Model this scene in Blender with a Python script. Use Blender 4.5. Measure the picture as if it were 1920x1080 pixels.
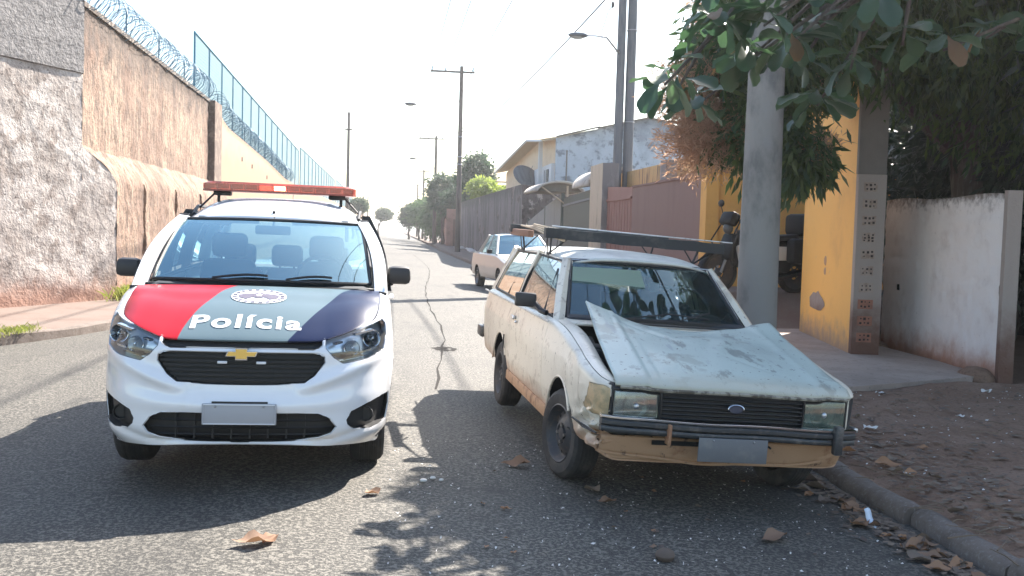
import bpy, bmesh, math, random
import numpy as np
from mathutils import Vector, Matrix
R = math.radians
rnd = random.Random(7)
rng = np.random.default_rng(7)
for _o in list(bpy.data.objects):
    bpy.data.objects.remove(_o)
scene = bpy.context.scene
col = scene.collection
# ------------------------------------------------------------------ camera
CAM_H, PITCH, ROLL, FPX = 1.566, R(3.29), R(1.61), 1850.0
cam_d = bpy.data.cameras.new('camera')
cam_d.sensor_width = 36.0
cam_d.lens = 36.0 * FPX / 1920.0
cam_d.clip_start = 0.05
cam_d.clip_end = 6000
cam = bpy.data.objects.new('camera', cam_d)
col.objects.link(cam)
_F = Vector((0, math.cos(PITCH), -math.sin(PITCH)))
_U = Vector((0, math.sin(PITCH), math.cos(PITCH)))
_R = Vector((1, 0, 0))
_R2 = _R * math.cos(ROLL) + _U * math.sin(ROLL)
_U2 = -_R * math.sin(ROLL) + _U * math.cos(ROLL)
_m = Matrix((_R2, _U2, -_F)).transposed().to_4x4()
_m.translation = Vector((0, 0, CAM_H))
cam.matrix_world = _m
scene.camera = cam
# ------------------------------------------------------------------ light
SUN_EL, SUN_AZ = R(41.5), R(32.0)          # azimuth measured from +Y towards +X
world = bpy.data.worlds.new('World')
scene.world = world
world.use_nodes = True
wn = world.node_tree
wn.nodes.clear()
wo = wn.nodes.new('ShaderNodeOutputWorld')
bg = wn.nodes.new('ShaderNodeBackground')
sky = wn.nodes.new('ShaderNodeTexSky')
sky.sky_type = 'NISHITA'
sky.sun_disc = False
sky.sun_elevation = SUN_EL
sky.sun_rotation = SUN_AZ
sky.altitude = 300
sky.air_density = 1.3
sky.dust_density = 1.6
sky.ozone_density = 1.0
bg.inputs['Strength'].default_value = 0.09
wn.links.new(sky.outputs[0], bg.inputs['Color'])
wn.links.new(bg.outputs[0], wo.inputs['Surface'])
sun_d = bpy.data.lights.new('sun', 'SUN')
sun_d.energy = 5.0
sun_d.angle = R(0.5)
sun_d.color = (1.0, 0.93, 0.84)
sun = bpy.data.objects.new('sun', sun_d)
col.objects.link(sun)
sdir = Vector((math.sin(SUN_AZ) * math.cos(SUN_EL), math.cos(SUN_AZ) * math.cos(SUN_EL), math.sin(SUN_EL)))
sun.rotation_euler = (-sdir).to_track_quat('-Z', 'Y').to_euler()
scene.view_settings.view_transform = 'Standard'
scene.view_settings.look = 'None'
scene.view_settings.gamma = 1.0
scene.view_settings.use_curve_mapping = False
scene.view_settings.exposure = 1.95
scene.cycles.max_bounces = 8
scene.cycles.transparent_max_bounces = 16
scene.cycles.caustics_reflective = False
scene.cycles.caustics_refractive = False

# ------------------------------------------------------------------ frame of the street
RD = R(-7.0)
SV = Vector((math.sin(RD), math.cos(RD), 0))      # along the street
TV = Vector((math.cos(RD), -math.sin(RD), 0))     # to the right of it
def W(s, t, z=0.0):
    p = SV * s + TV * t
    return Vector((p.x, p.y, z))
CROWN, FALL = -0.75, 0.042
KR, KL = 3.06, -4.0
def kr(s): return float(np.interp(s, [0, 12, 17, 22, 33, 46, 72, 400], [3.06, 3.08, 3.5, 4.55, 4.55, 3.9, 3.75, 3.6]))
def road_z(t):
    d = abs(t - CROWN)
    d = math.sqrt(d * d + 0.09) - 0.3
    return 0.055 - FALL * min(d, 3.85)
STREET = Matrix(((TV.x, SV.x, 0, 0), (TV.y, SV.y, 0, 0), (0, 0, 1, 0), (0, 0, 0, 1)))  # local (t, s, z) -> world

# ------------------------------------------------------------------ materials
def _noise(nt, vec, scale, detail=4.0, rough=0.6, dist=0.0):
    n = nt.nodes.new('ShaderNodeTexNoise')
    n.inputs['Scale'].default_value = scale
    n.inputs['Detail'].default_value = detail
    n.inputs['Roughness'].default_value = rough
    n.inputs['Distortion'].default_value = dist
    nt.links.new(vec, n.inputs['Vector'])
    return n.outputs['Fac']
def _range(nt, x, lo, hi, a=0.0, b=1.0):
    n = nt.nodes.new('ShaderNodeMapRange')
    n.interpolation_type = 'SMOOTHSTEP'
    for k, v in (('From Min', lo), ('From Max', hi), ('To Min', a), ('To Max', b)):
        n.inputs[k].default_value = v
    nt.links.new(x, n.inputs['Value'])
    return n.outputs[0]
def _math(nt, op, a, b=None):
    n = nt.nodes.new('ShaderNodeMath'); n.operation = op
    for i, x in enumerate((a, b)):
        if x is None: continue
        if isinstance(x, (int, float)): n.inputs[i].default_value = x
        else: nt.links.new(x, n.inputs[i])
    return n.outputs[0]
def _mix(nt, fac, a, b):
    n = nt.nodes.new('ShaderNodeMix'); n.data_type = 'RGBA'
    if isinstance(fac, (int, float)): n.inputs[0].default_value = fac
    else: nt.links.new(fac, n.inputs[0])
    for i, x in ((6, a), (7, b)):
        if isinstance(x, tuple): n.inputs[i].default_value = (*x, 1)
        else: nt.links.new(x, n.inputs[i])
    return n.outputs[2]
def _map(nt, src, sc):
    n = nt.nodes.new('ShaderNodeMapping')
    n.inputs['Scale'].default_value = sc
    nt.links.new(src, n.inputs['Vector'])
    return n.outputs[0]
MATS = {}
def mat(name, c, rough=0.6, metal=0.0, spec=0.5, layers=(), bump=(), coat=0.0, trans=0.0, emit=None, randv=0.0, sheen=0.0, sss=None):
    """layers: ('noise', scale, detail, lo, hi, colour, (sx,sy,sz)) | ('axis', 'x|y|z', lo, hi, colour, noise_scale, noise_amount)"""
    m = bpy.data.materials.new(name); m.use_nodes = True
    nt = m.node_tree; nt.nodes.clear()
    out = nt.nodes.new('ShaderNodeOutputMaterial')
    p = nt.nodes.new('ShaderNodeBsdfPrincipled')
    nt.links.new(p.outputs[0], out.inputs[0])
    p.inputs['Roughness'].default_value = rough
    p.inputs['Metallic'].default_value = metal
    p.inputs['Specular IOR Level'].default_value = spec
    p.inputs['Coat Weight'].default_value = coat
    p.inputs['Coat Roughness'].default_value = 0.06
    tc = nt.nodes.new('ShaderNodeTexCoord').outputs['Object']
    cur = c
    for L in layers:
        if L[0] == 'noise':
            v = tc if len(L) < 7 else _map(nt, tc, L[6])
            f = _range(nt, _noise(nt, v, L[1], L[2], 0.65), L[3], L[4])
        else:
            sx = nt.nodes.new('ShaderNodeSeparateXYZ'); nt.links.new(tc, sx.inputs[0])
            a = sx.outputs['xyz'.index(L[1])]
            nz = _math(nt, 'SUBTRACT', _noise(nt, tc, L[5], 5, 0.65), 0.5)
            a = _math(nt, 'ADD', a, _math(nt, 'MULTIPLY', nz, L[6]))
            f = _range(nt, a, min(L[2], L[3]), max(L[2], L[3]), *((0, 1) if L[2] < L[3] else (1, 0)))
        if len(L) > 7: f = _math(nt, 'MULTIPLY', f, L[7])
        cur = _mix(nt, f, cur, L[5] if L[0] == 'noise' else L[4])
    if randv:
        oi = nt.nodes.new('ShaderNodeObjectInfo')
        hv = nt.nodes.new('ShaderNodeHueSaturation')
        nt.links.new(_range(nt, oi.outputs['Random'], 0, 1, 1 - randv, 1 + randv), hv.inputs['Value'])
        nt.links.new(_range(nt, oi.outputs['Random'], 0, 1, .5 - randv * .05, .5 + randv * .05), hv.inputs['Hue'])
        if isinstance(cur, tuple): hv.inputs['Color'].default_value = (*cur, 1)
        else: nt.links.new(cur, hv.inputs['Color'])
        cur = hv.outputs[0]
    if isinstance(cur, tuple): p.inputs['Base Color'].default_value = (*cur, 1)
    else: nt.links.new(cur, p.inputs['Base Color'])
    if bump:
        prev = None
        for (sc, dist, stren, *r) in bump:
            v = tc if not r else _map(nt, tc, r[0])
            b = nt.nodes.new('ShaderNodeBump')
            b.inputs['Strength'].default_value = stren
            b.inputs['Distance'].default_value = dist
            nt.links.new(_noise(nt, v, sc, 5, 0.65), b.inputs['Height'])
            if prev: nt.links.new(prev, b.inputs['Normal'])
            prev = b.outputs[0]
        nt.links.new(prev, p.inputs['Normal'])
    if trans: p.inputs['Transmission Weight'].default_value = trans
    if emit:
        p.inputs['Emission Color'].default_value = (*emit[0], 1)
        p.inputs['Emission Strength'].default_value = emit[1]
    MATS[name] = m
    return m
def glass(name, tint, ior=1.5, rough=0.0, extra=0.0, dirt=None, refl=(1, 1, 1)):
    m = bpy.data.materials.new(name); m.use_nodes = True
    nt = m.node_tree; nt.nodes.clear()
    out = nt.nodes.new('ShaderNodeOutputMaterial')
    tr = nt.nodes.new('ShaderNodeBsdfTransparent'); tr.inputs[0].default_value = (*tint, 1)
    gl = nt.nodes.new('ShaderNodeBsdfGlossy'); gl.inputs['Roughness'].default_value = rough; gl.inputs[0].default_value = (*refl, 1)
    fr = nt.nodes.new('ShaderNodeFresnel'); fr.inputs[0].default_value = ior
    f = _range(nt, fr.outputs[0], 0, 1, extra, 1)
    nt.nodes[f.node.name].interpolation_type = 'LINEAR'
    mx = nt.nodes.new('ShaderNodeMixShader')
    nt.links.new(f, mx.inputs[0]); nt.links.new(tr.outputs[0], mx.inputs[1]); nt.links.new(gl.outputs[0], mx.inputs[2])
    res = mx.outputs[0]
    if dirt:
        df = nt.nodes.new('ShaderNodeBsdfDiffuse'); df.inputs[0].default_value = (*dirt[0], 1)
        tc = nt.nodes.new('ShaderNodeTexCoord').outputs['Object']
        f2 = _range(nt, _noise(nt, tc, 9, 6, 0.7), 0.4, 0.8, dirt[1], dirt[2])
        m2 = nt.nodes.new('ShaderNodeMixShader')
        nt.links.new(f2, m2.inputs[0]); nt.links.new(res, m2.inputs[1]); nt.links.new(df.outputs[0], m2.inputs[2])
        res = m2.outputs[0]
    nt.links.new(res, out.inputs[0])
    MATS[name] = m
    return m
def leafmat(name, c, c2, rough=0.45, tr=0.35):
    m = bpy.data.materials.new(name); m.use_nodes = True
    nt = m.node_tree; nt.nodes.clear()
    out = nt.nodes.new('ShaderNodeOutputMaterial')
    p = nt.nodes.new('ShaderNodeBsdfPrincipled'); p.inputs['Roughness'].default_value = rough
    tl = nt.nodes.new('ShaderNodeBsdfTranslucent')
    g = nt.nodes.new('ShaderNodeNewGeometry')
    oi = nt.nodes.new('ShaderNodeObjectInfo')
    r_ = _math(nt, 'FRACT', _math(nt, 'ADD', g.outputs['Random Per Island'], oi.outputs['Random']))
    cc = _mix(nt, r_, c, c2)
    nt.links.new(cc, p.inputs['Base Color'])
    hs = nt.nodes.new('ShaderNodeHueSaturation'); hs.inputs['Value'].default_value = 1.6; hs.inputs['Saturation'].default_value = 1.15
    nt.links.new(cc, hs.inputs['Color']); nt.links.new(hs.outputs[0], tl.inputs[0])
    mx = nt.nodes.new('ShaderNodeMixShader'); mx.inputs[0].default_value = tr
    nt.links.new(p.outputs[0], mx.inputs[1]); nt.links.new(tl.outputs[0], mx.inputs[2])
    nt.links.new(mx.outputs[0], out.inputs[0])
    MATS[name] = m
    return m

# ------------------------------------------------------------------ mesh builder
def tag(o, label=None, cat=None, group=None, kind=None):
    if label: o['label'] = label
    if cat: o['category'] = cat
    if group: o['group'] = group
    if kind: o['kind'] = kind
    return o
def empty(name, loc=(0, 0, 0), rot=(0, 0, 0), label=None, cat=None, group=None, mtx=None):
    o = bpy.data.objects.new(name, None); col.objects.link(o)
    o.empty_display_size = 0.2
    if mtx is not None: o.matrix_world = mtx
    else:
        o.location = loc; o.rotation_euler = rot
    return tag(o, label, cat, group)
class MB:
    def __init__(s):
        s.v = []; s.f = []; s.mi = []; s.cur = 0
    def add(s, vs, fs):
        n = len(s.v)
        s.v.extend(tuple(map(float, p)) for p in vs)
        for f in fs:
            s.f.append(tuple(int(n + i) for i in f)); s.mi.append(s.cur)
        return s
    def box(s, c, d, m=None):
        x, y, z = (k / 2 for k in d)
        vs = [Vector((a * x, b * y, e * z)) for a in (-1, 1) for b in (-1, 1) for e in (-1, 1)]
        if m is not None: vs = [m @ p for p in vs]
        vs = [p + Vector(c) for p in vs]
        return s.add(vs, [(0, 1, 3, 2), (4, 6, 7, 5), (0, 4, 5, 1), (2, 3, 7, 6), (0, 2, 6, 4), (1, 5, 7, 3)])
    def bbox(s, c, d, bev=0.01, m=None, taper=None):
        """bevelled box"""
        bm = bmesh.new(); bmesh.ops.create_cube(bm, size=1)
        for v in bm.verts:
            v.co = Vector((v.co.x * d[0], v.co.y * d[1], v.co.z * d[2]))
            if taper and v.co.z > 0: v.co.x *= taper[0]; v.co.y *= taper[1]
        bmesh.ops.bevel(bm, geom=list(bm.edges), offset=bev, segments=2, affect='EDGES', profile=0.5)
        vs = [(m @ v.co if m is not None else v.co) + Vector(c) for v in bm.verts]
        bm.verts.index_update()
        fs = [[v.index for v in f.verts] for f in bm.faces]
        bm.free()
        return s.add(vs, fs)
    def tube(s, p0, p1, r0, r1=None, n=8, cap=True):
        r1 = r0 if r1 is None else r1
        p0 = Vector(p0); p1 = Vector(p1); d = (p1 - p0).normalized()
        a = d.orthogonal().normalized(); b = d.cross(a)
        vs = []
        for p, r in ((p0, r0), (p1, r1)):
            for i in range(n):
                q = 2 * math.pi * i / n
                vs.append(p + (a * math.cos(q) + b * math.sin(q)) * r)
        fs = [(i, (i + 1) % n, n + (i + 1) % n, n + i) for i in range(n)]
        if cap: fs += [tuple(range(n - 1, -1, -1)), tuple(range(n, 2 * n))]
        return s.add(vs, fs)
    def path(s, pts, r, n=6, closed=False, cap=True):
        pts = [Vector(p) for p in pts]; N = len(pts)
        rs = r if isinstance(r, (list, tuple)) else [r] * N
        vs = []; up = None
        for i, p in enumerate(pts):
            a = pts[(i - 1) % N] if (closed or i > 0) else p
            b = pts[(i + 1) % N] if (closed or i < N - 1) else p
            d = (b - a).normalized()
            if up is None: up = d.orthogonal().normalized()
            up = (up - d * up.dot(d))
            up = up.normalized() if up.length > 1e-5 else d.orthogonal().normalized()
            w = d.cross(up)
            for k in range(n):
                q = 2 * math.pi * k / n
                vs.append(p + (up * math.cos(q) + w * math.sin(q)) * rs[i])
        fs = []
        for i in range(N if closed else N - 1):
            j = (i + 1) % N
            for k in range(n):
                fs.append((i * n + k, i * n + (k + 1) % n, j * n + (k + 1) % n, j * n + k))
        if not closed and cap:
            fs += [tuple(range(n - 1, -1, -1)), tuple((N - 1) * n + k for k in range(n))]
        return s.add(vs, fs)
    def lathe(s, prof, o=(0, 0, 0), ax='z', n=24, a0=0, a1=2 * math.pi):
        """prof: (radius, height) along ax"""
        full = abs(a1 - a0 - 2 * math.pi) < 1e-6
        vs = []; o = Vector(o); N = n if full else n + 1
        for r, h in prof:
            for i in range(N):
                q = a0 + (a1 - a0) * i / n
                c_, s_ = r * math.cos(q), r * math.sin(q)
                p = {'z': (c_, s_, h), 'x': (h, c_, s_), 'y': (c_, h, s_)}[ax]
                vs.append(o + Vector(p))
        fs = []
        for k in range(len(prof) - 1):
            for i in range(n):
                j = (i + 1) % N if full else i + 1
                fs.append((k * N + i, k * N + j, (k + 1) * N + j, (k + 1) * N + i))
        return s.add(vs, fs)
    def grid(s, fn, nu, nv):
        vs = [fn(i / nu, j / nv) for i in range(nu + 1) for j in range(nv + 1)]
        m = nv + 1
        return s.add(vs, [(i * m + j, (i + 1) * m + j, (i + 1) * m + j + 1, i * m + j + 1) for i in range(nu) for j in range(nv)])
    def prism(s, poly, z0, z1, fn=None):
        """poly in xy extruded in z; fn maps (x,y,z) to a point"""
        n = len(poly); fn = fn or (lambda x, y, z: (x, y, z))
        vs = [fn(x, y, z0) for x, y in poly] + [fn(x, y, z1) for x, y in poly]
        return s.add(vs, [tuple(range(n - 1, -1, -1)), tuple(range(n, 2 * n))] + [(i, (i + 1) % n, n + (i + 1) % n, n + i) for i in range(n)])
    def ball(s, c, r, n=10, m=7, sc=(1, 1, 1)):
        vs = []; c = Vector(c)
        for j in range(m + 1):
            ph = math.pi * j / m
            for i in range(n):
                q = 2 * math.pi * i / n
                vs.append(c + Vector((r * sc[0] * math.sin(ph) * math.cos(q), r * sc[1] * math.sin(ph) * math.sin(q), r * sc[2] * math.cos(ph))))
        return s.add(vs, [(j * n + i, (j + 1) * n + i, (j + 1) * n + (i + 1) % n, j * n + (i + 1) % n) for j in range(m) for i in range(n)])
    def build(s, name, m, parent=None, smooth=35, label=None, cat=None, group=None, kind=None, solid=None, mtx=None):
        me = bpy.data.meshes.new(name)
        me.from_pydata(s.v, [], s.f)
        ms = m if isinstance(m, (list, tuple)) else [m]
        for q in ms: me.materials.append(MATS[q] if isinstance(q, str) else q)
        if len(ms) > 1: me.polygons.foreach_set('material_index', s.mi)
        bm = bmesh.new(); bm.from_mesh(me)
        bmesh.ops.remove_doubles(bm, verts=bm.verts, dist=1e-5)
        bmesh.ops.recalc_face_normals(bm, faces=bm.faces)
        bm.to_mesh(me); bm.free()
        if smooth:
            me.shade_smooth()
            me.set_sharp_from_angle(angle=R(smooth))
        o = bpy.data.objects.new(name, me); col.objects.link(o)
        if parent is not None: o.parent = parent
        elif mtx is not None: o.matrix_world = mtx
        if solid:
            md = o.modifiers.new('solid', 'SOLIDIFY'); md.thickness = solid; md.offset = -1
        return tag(o, label, cat, group, kind)
def np_mesh(name, V, F, m, parent=None, kind=None, smooth=False, label=None, cat=None, group=None, mtx=None):
    """fast: V (n,3), F (m,k)"""
    me = bpy.data.meshes.new(name)
    F = np.asarray(F, dtype=np.int32); k = F.shape[1]
    me.vertices.add(len(V)); me.vertices.foreach_set('co', np.asarray(V, dtype=np.float32).ravel())
    me.loops.add(F.size); me.loops.foreach_set('vertex_index', F.ravel())
    me.polygons.add(len(F)); me.polygons.foreach_set('loop_start', np.arange(0, F.size, k, dtype=np.int32))
    me.update(calc_edges=True); me.validate()
    me.materials.append(MATS[m])
    if smooth: me.shade_smooth()
    o = bpy.data.objects.new(name, me); col.objects.link(o)
    if parent is not None: o.parent = parent
    elif mtx is not None: o.matrix_world = mtx
    return tag(o, label, cat, group, kind)
def kids(o): return [c for c in bpy.data.objects if c.parent == o]
def copy_tree(o, parent=None, label=None, keepname=None):
    c = o.copy(); col.objects.link(c)
    if parent is not None:
        c.parent = parent
    if label: c['label'] = label
    for ch in kids(o):
        if ch is c: continue
        copy_tree(ch, c)
    return c
# ------------------------------------------------------------------ car surfaces
def crom(pts, n):
    """Catmull-Rom through rows of pts, resampled to n rows evenly by length in the first two columns"""
    P = np.array(pts, float)
    Q = np.vstack([2 * P[0] - P[1], P, 2 * P[-1] - P[-2]])
    out = []
    for i in range(1, len(Q) - 2):
        a, b, c, d = Q[i - 1], Q[i], Q[i + 1], Q[i + 2]
        for t in np.linspace(0, 1, 30, endpoint=False):
            out.append(0.5 * (2 * b + (c - a) * t + (2 * a - 5 * b + 4 * c - d) * t * t + (-a + 3 * b - 3 * c + d) * t ** 3))
    out.append(P[-1]); out = np.array(out)
    L = np.concatenate([[0], np.cumsum(np.linalg.norm(np.diff(out[:, :2], axis=0), axis=1))])
    q = np.linspace(0, L[-1], n)
    return np.stack([np.interp(q, L, out[:, k]) for k in range(P.shape[1])], 1)
def in_poly(p, poly):
    x, y = p[:, 0], p[:, 1]; r = np.zeros(len(p), bool); n = len(poly)
    for i in range(n):
        (x0, y0), (x1, y1) = poly[i], poly[(i + 1) % n]
        c = ((y0 > y) != (y1 > y)) & (x < (x1 - x0) * (y - y0) / ((y1 - y0) + 1e-12) + x0)
        r ^= c
    return r
def near_poly(p, poly):
    best = np.full(len(p), 1e9); q = p.copy(); n = len(poly); poly = np.asarray(poly, float)
    for i in range(n):
        a, b = poly[i], poly[(i + 1) % n]; d = b - a
        t = np.clip(((p - a) @ d) / (d @ d + 1e-12), 0, 1)
        c = a + t[:, None] * d; e = np.linalg.norm(p - c, axis=1)
        k = e < best; best[k] = e[k]; q[k] = c[k]
    return q
class Surf:
    def __init__(s, V, nu, nv):
        s.V = V.reshape(-1, 3).astype(float); m = nv
        i, j = np.meshgrid(np.arange(nu - 1), np.arange(nv - 1), indexing='ij')
        a = (i * m + j).ravel()
        s.F = np.stack([a, a + m, a + m + 1, a + 1], 1)
        s.live = np.ones(len(s.F), bool)
        s.shape = (nu, nv)
        G = s.V.reshape(nu, nv, 3)
        n = np.cross(np.gradient(G, axis=0), np.gradient(G, axis=1))
        s.N = (n / (np.linalg.norm(n, axis=2, keepdims=True) + 1e-9)).reshape(-1, 3)
    def cut(s, poly, axes, cond):
        """snap the grid to the outline and return the faces within as a patch"""
        a, b = axes; k = 3 - a - b
        ok = cond(s.V)
        p = s.V[:, [a, b]]
        ins = in_poly(p, poly) & ok
        fi = ins[s.F]
        mixed = s.live & fi.any(1) & ~fi.all(1)
        bv = np.unique(s.F[mixed]); bv = bv[ins[bv]]
        q = near_poly(s.V[bv][:, [a, b]], poly)
        used = set()
        for c in poly:
            c = np.array(c); d = np.linalg.norm(q - c, axis=1)
            if len(d) and d.min() < 0.03:
                i = int(d.argmin())
                if i not in used: used.add(i); q[i] = c
        d = q - s.V[bv][:, [a, b]]
        nk = s.N[bv, k]; nk = np.where(np.abs(nk) < .15, np.sign(nk + 1e-9) * .15, nk)
        dk = -(s.N[bv, a] * d[:, 0] + s.N[bv, b] * d[:, 1]) / nk
        s.V[bv, a] = q[:, 0]; s.V[bv, b] = q[:, 1]; s.V[bv, k] += np.clip(dk, -.03, .03)
        fs = np.where(s.live & fi.all(1))[0]
        s.live[fs] = False
        return fs
    def mesh_of(s, fs, off=(0, 0, 0)):
        F = s.F[fs]; u, inv = np.unique(F, return_inverse=True)
        return s.V[u] + np.array(off), inv.reshape(F.shape)
    def rim(s, fs, off):
        """walls from the outline of a patch inwards"""
        F = s.F[fs]; cnt = {}
        for f in F:
            for i in range(4):
                e = (int(f[i]), int(f[(i + 1) % 4])); cnt[tuple(sorted(e))] = cnt.get(tuple(sorted(e)), 0) + 1
        out = MB()
        for e, c in cnt.items():
            if c == 1:
                A, B = s.V[e[0]], s.V[e[1]]
                out.add([A, B, B + np.array(off), A + np.array(off)], [(0, 1, 2, 3)])
        return out
def panel(name, V, F, m, parent, groove=0.004, depth=0.003, label=None, solid=0.0, smooth=40):
    """a body panel whose edge dips, so that neighbours show a shut line"""
    me = bpy.data.meshes.new(name)
    me.from_pydata([tuple(v) for v in V], [], [tuple(int(i) for i in f) for f in F])
    bm = bmesh.new(); bm.from_mesh(me)
    bmesh.ops.remove_doubles(bm, verts=bm.verts, dist=1e-5)
    bmesh.ops.recalc_face_normals(bm, faces=bm.faces)
    if groove:
        bmesh.ops.inset_region(bm, faces=bm.faces, thickness=groove, depth=0.0, use_boundary=True, use_even_offset=False)
        for v in bm.verts:
            if v.is_boundary: v.co -= v.normal * depth * 2.2
    bm.to_mesh(me); bm.free()
    ms = m if isinstance(m, list) else [m]
    for q in ms: me.materials.append(MATS[q])
    me.shade_smooth(); me.set_sharp_from_angle(angle=R(smooth))
    o = bpy.data.objects.new(name, me); col.objects.link(o); o.parent = parent
    if solid:
        md = o.modifiers.new('solid', 'SOLIDIFY'); md.thickness = solid; md.offset = -1
    return tag(o, label)
def coons(c0, c1, d0, d1, nu, nv, bump=None):
    """c0,c1: curves over s (rows of 3); d0,d1: curves over t"""
    def rs(c, n):
        c = np.asarray(c, float)
        L = np.concatenate([[0], np.cumsum(np.linalg.norm(np.diff(c, axis=0), axis=1))]); L /= L[-1]
        q = np.linspace(0, 1, n); return np.stack([np.interp(q, L, c[:, k]) for k in range(3)], 1)
    c0, c1, d0, d1 = rs(c0, nu), rs(c1, nu), rs(d0, nv), rs(d1, nv)
    s = np.linspace(0, 1, nu)[:, None, None]; t = np.linspace(0, 1, nv)[None, :, None]
    P = (1 - t) * c0[:, None] + t * c1[:, None] + (1 - s) * d0[None] + s * d1[None] - ((1 - s) * (1 - t) * c0[0] + s * (1 - t) * c0[-1] + (1 - s) * t * c1[0] + s * t * c1[-1])
    if bump is not None: P[..., 2] += bump(s[..., 0] * 2 - 1, t[..., 0])
    return P
def wheel(parent, x, y, z, r, w, side, style='steel', rimmat='rim_dark', steer=0.0, tyre_mat='tyre'):
    """side -1: outer face towards -x"""
    e = empty('wheel', (x, y, z), (0, 0, steer)); e.parent = parent
    b = MB(); k = side
    pr = [(r * .64, -.5), (r * .72, -.56), (r * .88, -.56), (r * .965, -.47), (r, -.34), (r, .34), (r * .965, .47), (r * .88, .56), (r * .72, .56), (r * .64, .5)]
    b.lathe([(q, h * w * k) for q, h in pr], ax='x', n=40)
    for q in range(5):   # tread grooves stand as shallow ribs
        h = (-.30 + .15 * q) * w
        b.lathe([(r * .998, h - .004), (r * 1.012, h - .002), (r * 1.012, h + .012), (r * .998, h + .014)], ax='x', n=40)
    b.build('tyre', tyre_mat, e, smooth=30)
    b = MB(); R0 = r * .65
    pr = [(R0, -.5), (R0 * 1.03, .52), (R0 * .98, .55), (R0 * .93, .50), (R0 * .86, .28), (R0 * .78, .2), (R0 * .62, .24), (R0 * .5, .36), (R0 * .36, .40), (R0 * .30, .33), (R0 * .22, .33), (R0 * .2, .42), (0.0001, .45)]
    b.lathe([(q, h * w * k) for q, h in pr], ax='x', n=36)
    b.build('rim', rimmat, e, smooth=35)
    b = MB()
    for i in range(12 if style == 'steel' else 8):
        q = 2 * math.pi * (i + .5) / (12 if style == 'steel' else 8)
        c = (k * w * .215, R0 * .70 * math.cos(q), R0 * .70 * math.sin(q))
        b.ball(c, R0 * .07, 8, 5, (.25, 1, 1))
    b.build('vent_hole', 'black', e)
    b = MB()
    for i in range(4):
        q = 2 * math.pi * i / 4
        b.tube((k * w * .38, R0 * .29 * math.cos(q), R0 * .29 * math.sin(q)), (k * w * .46, R0 * .29 * math.cos(q), R0 * .29 * math.sin(q)), .011, n=6)
    b.build('wheel_nut', 'steel', e)
    return e
def seat(parent, x, y, z, m, head=True, w=.48):
    e = empty('seat', (x, y, z)); e.parent = parent
    b = MB(); b.bbox((0, 0, .08), (w, .5, .16), .05); b.build('cushion', m, e)
    b = MB(); b.bbox((0, .28, .42), (w, .14, .60), .06, Matrix.Rotation(R(-12), 3, 'X'), (.85, .9)); b.build('backrest', m, e)
    if head:
        b = MB(); b.bbox((0, .37, .82), (.27, .10, .19), .045); b.tube((-.06, .35, .7), (-.06, .36, .78), .008); b.tube((.06, .35, .7), (.06, .36, .78), .008); b.build('headrest', m, e)
    return e
def steering(parent, c, r=.19, tilt=-25, m='black_trim'):
    b = MB(); M_ = Matrix.Rotation(R(90 + tilt), 3, 'X')
    pts = [Vector(c) + M_ @ Vector((r * math.cos(q), r * math.sin(q), 0)) for q in np.linspace(0, 2 * math.pi, 28, endpoint=False)]
    b.path(pts, .014, 7, closed=True)
    for q in (0, math.pi, -math.pi / 2):
        b.path([Vector(c) + M_ @ Vector((k * r * math.cos(q), k * r * math.sin(q), 0)) for k in (.1, 1)], .013, 5)
    b.ball(c, .05, 10, 6)
    b.tube(c, Vector(c) + Vector((0, -.35, -.12)), .03)
    return b.build('steering_wheel', m, parent)
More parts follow.
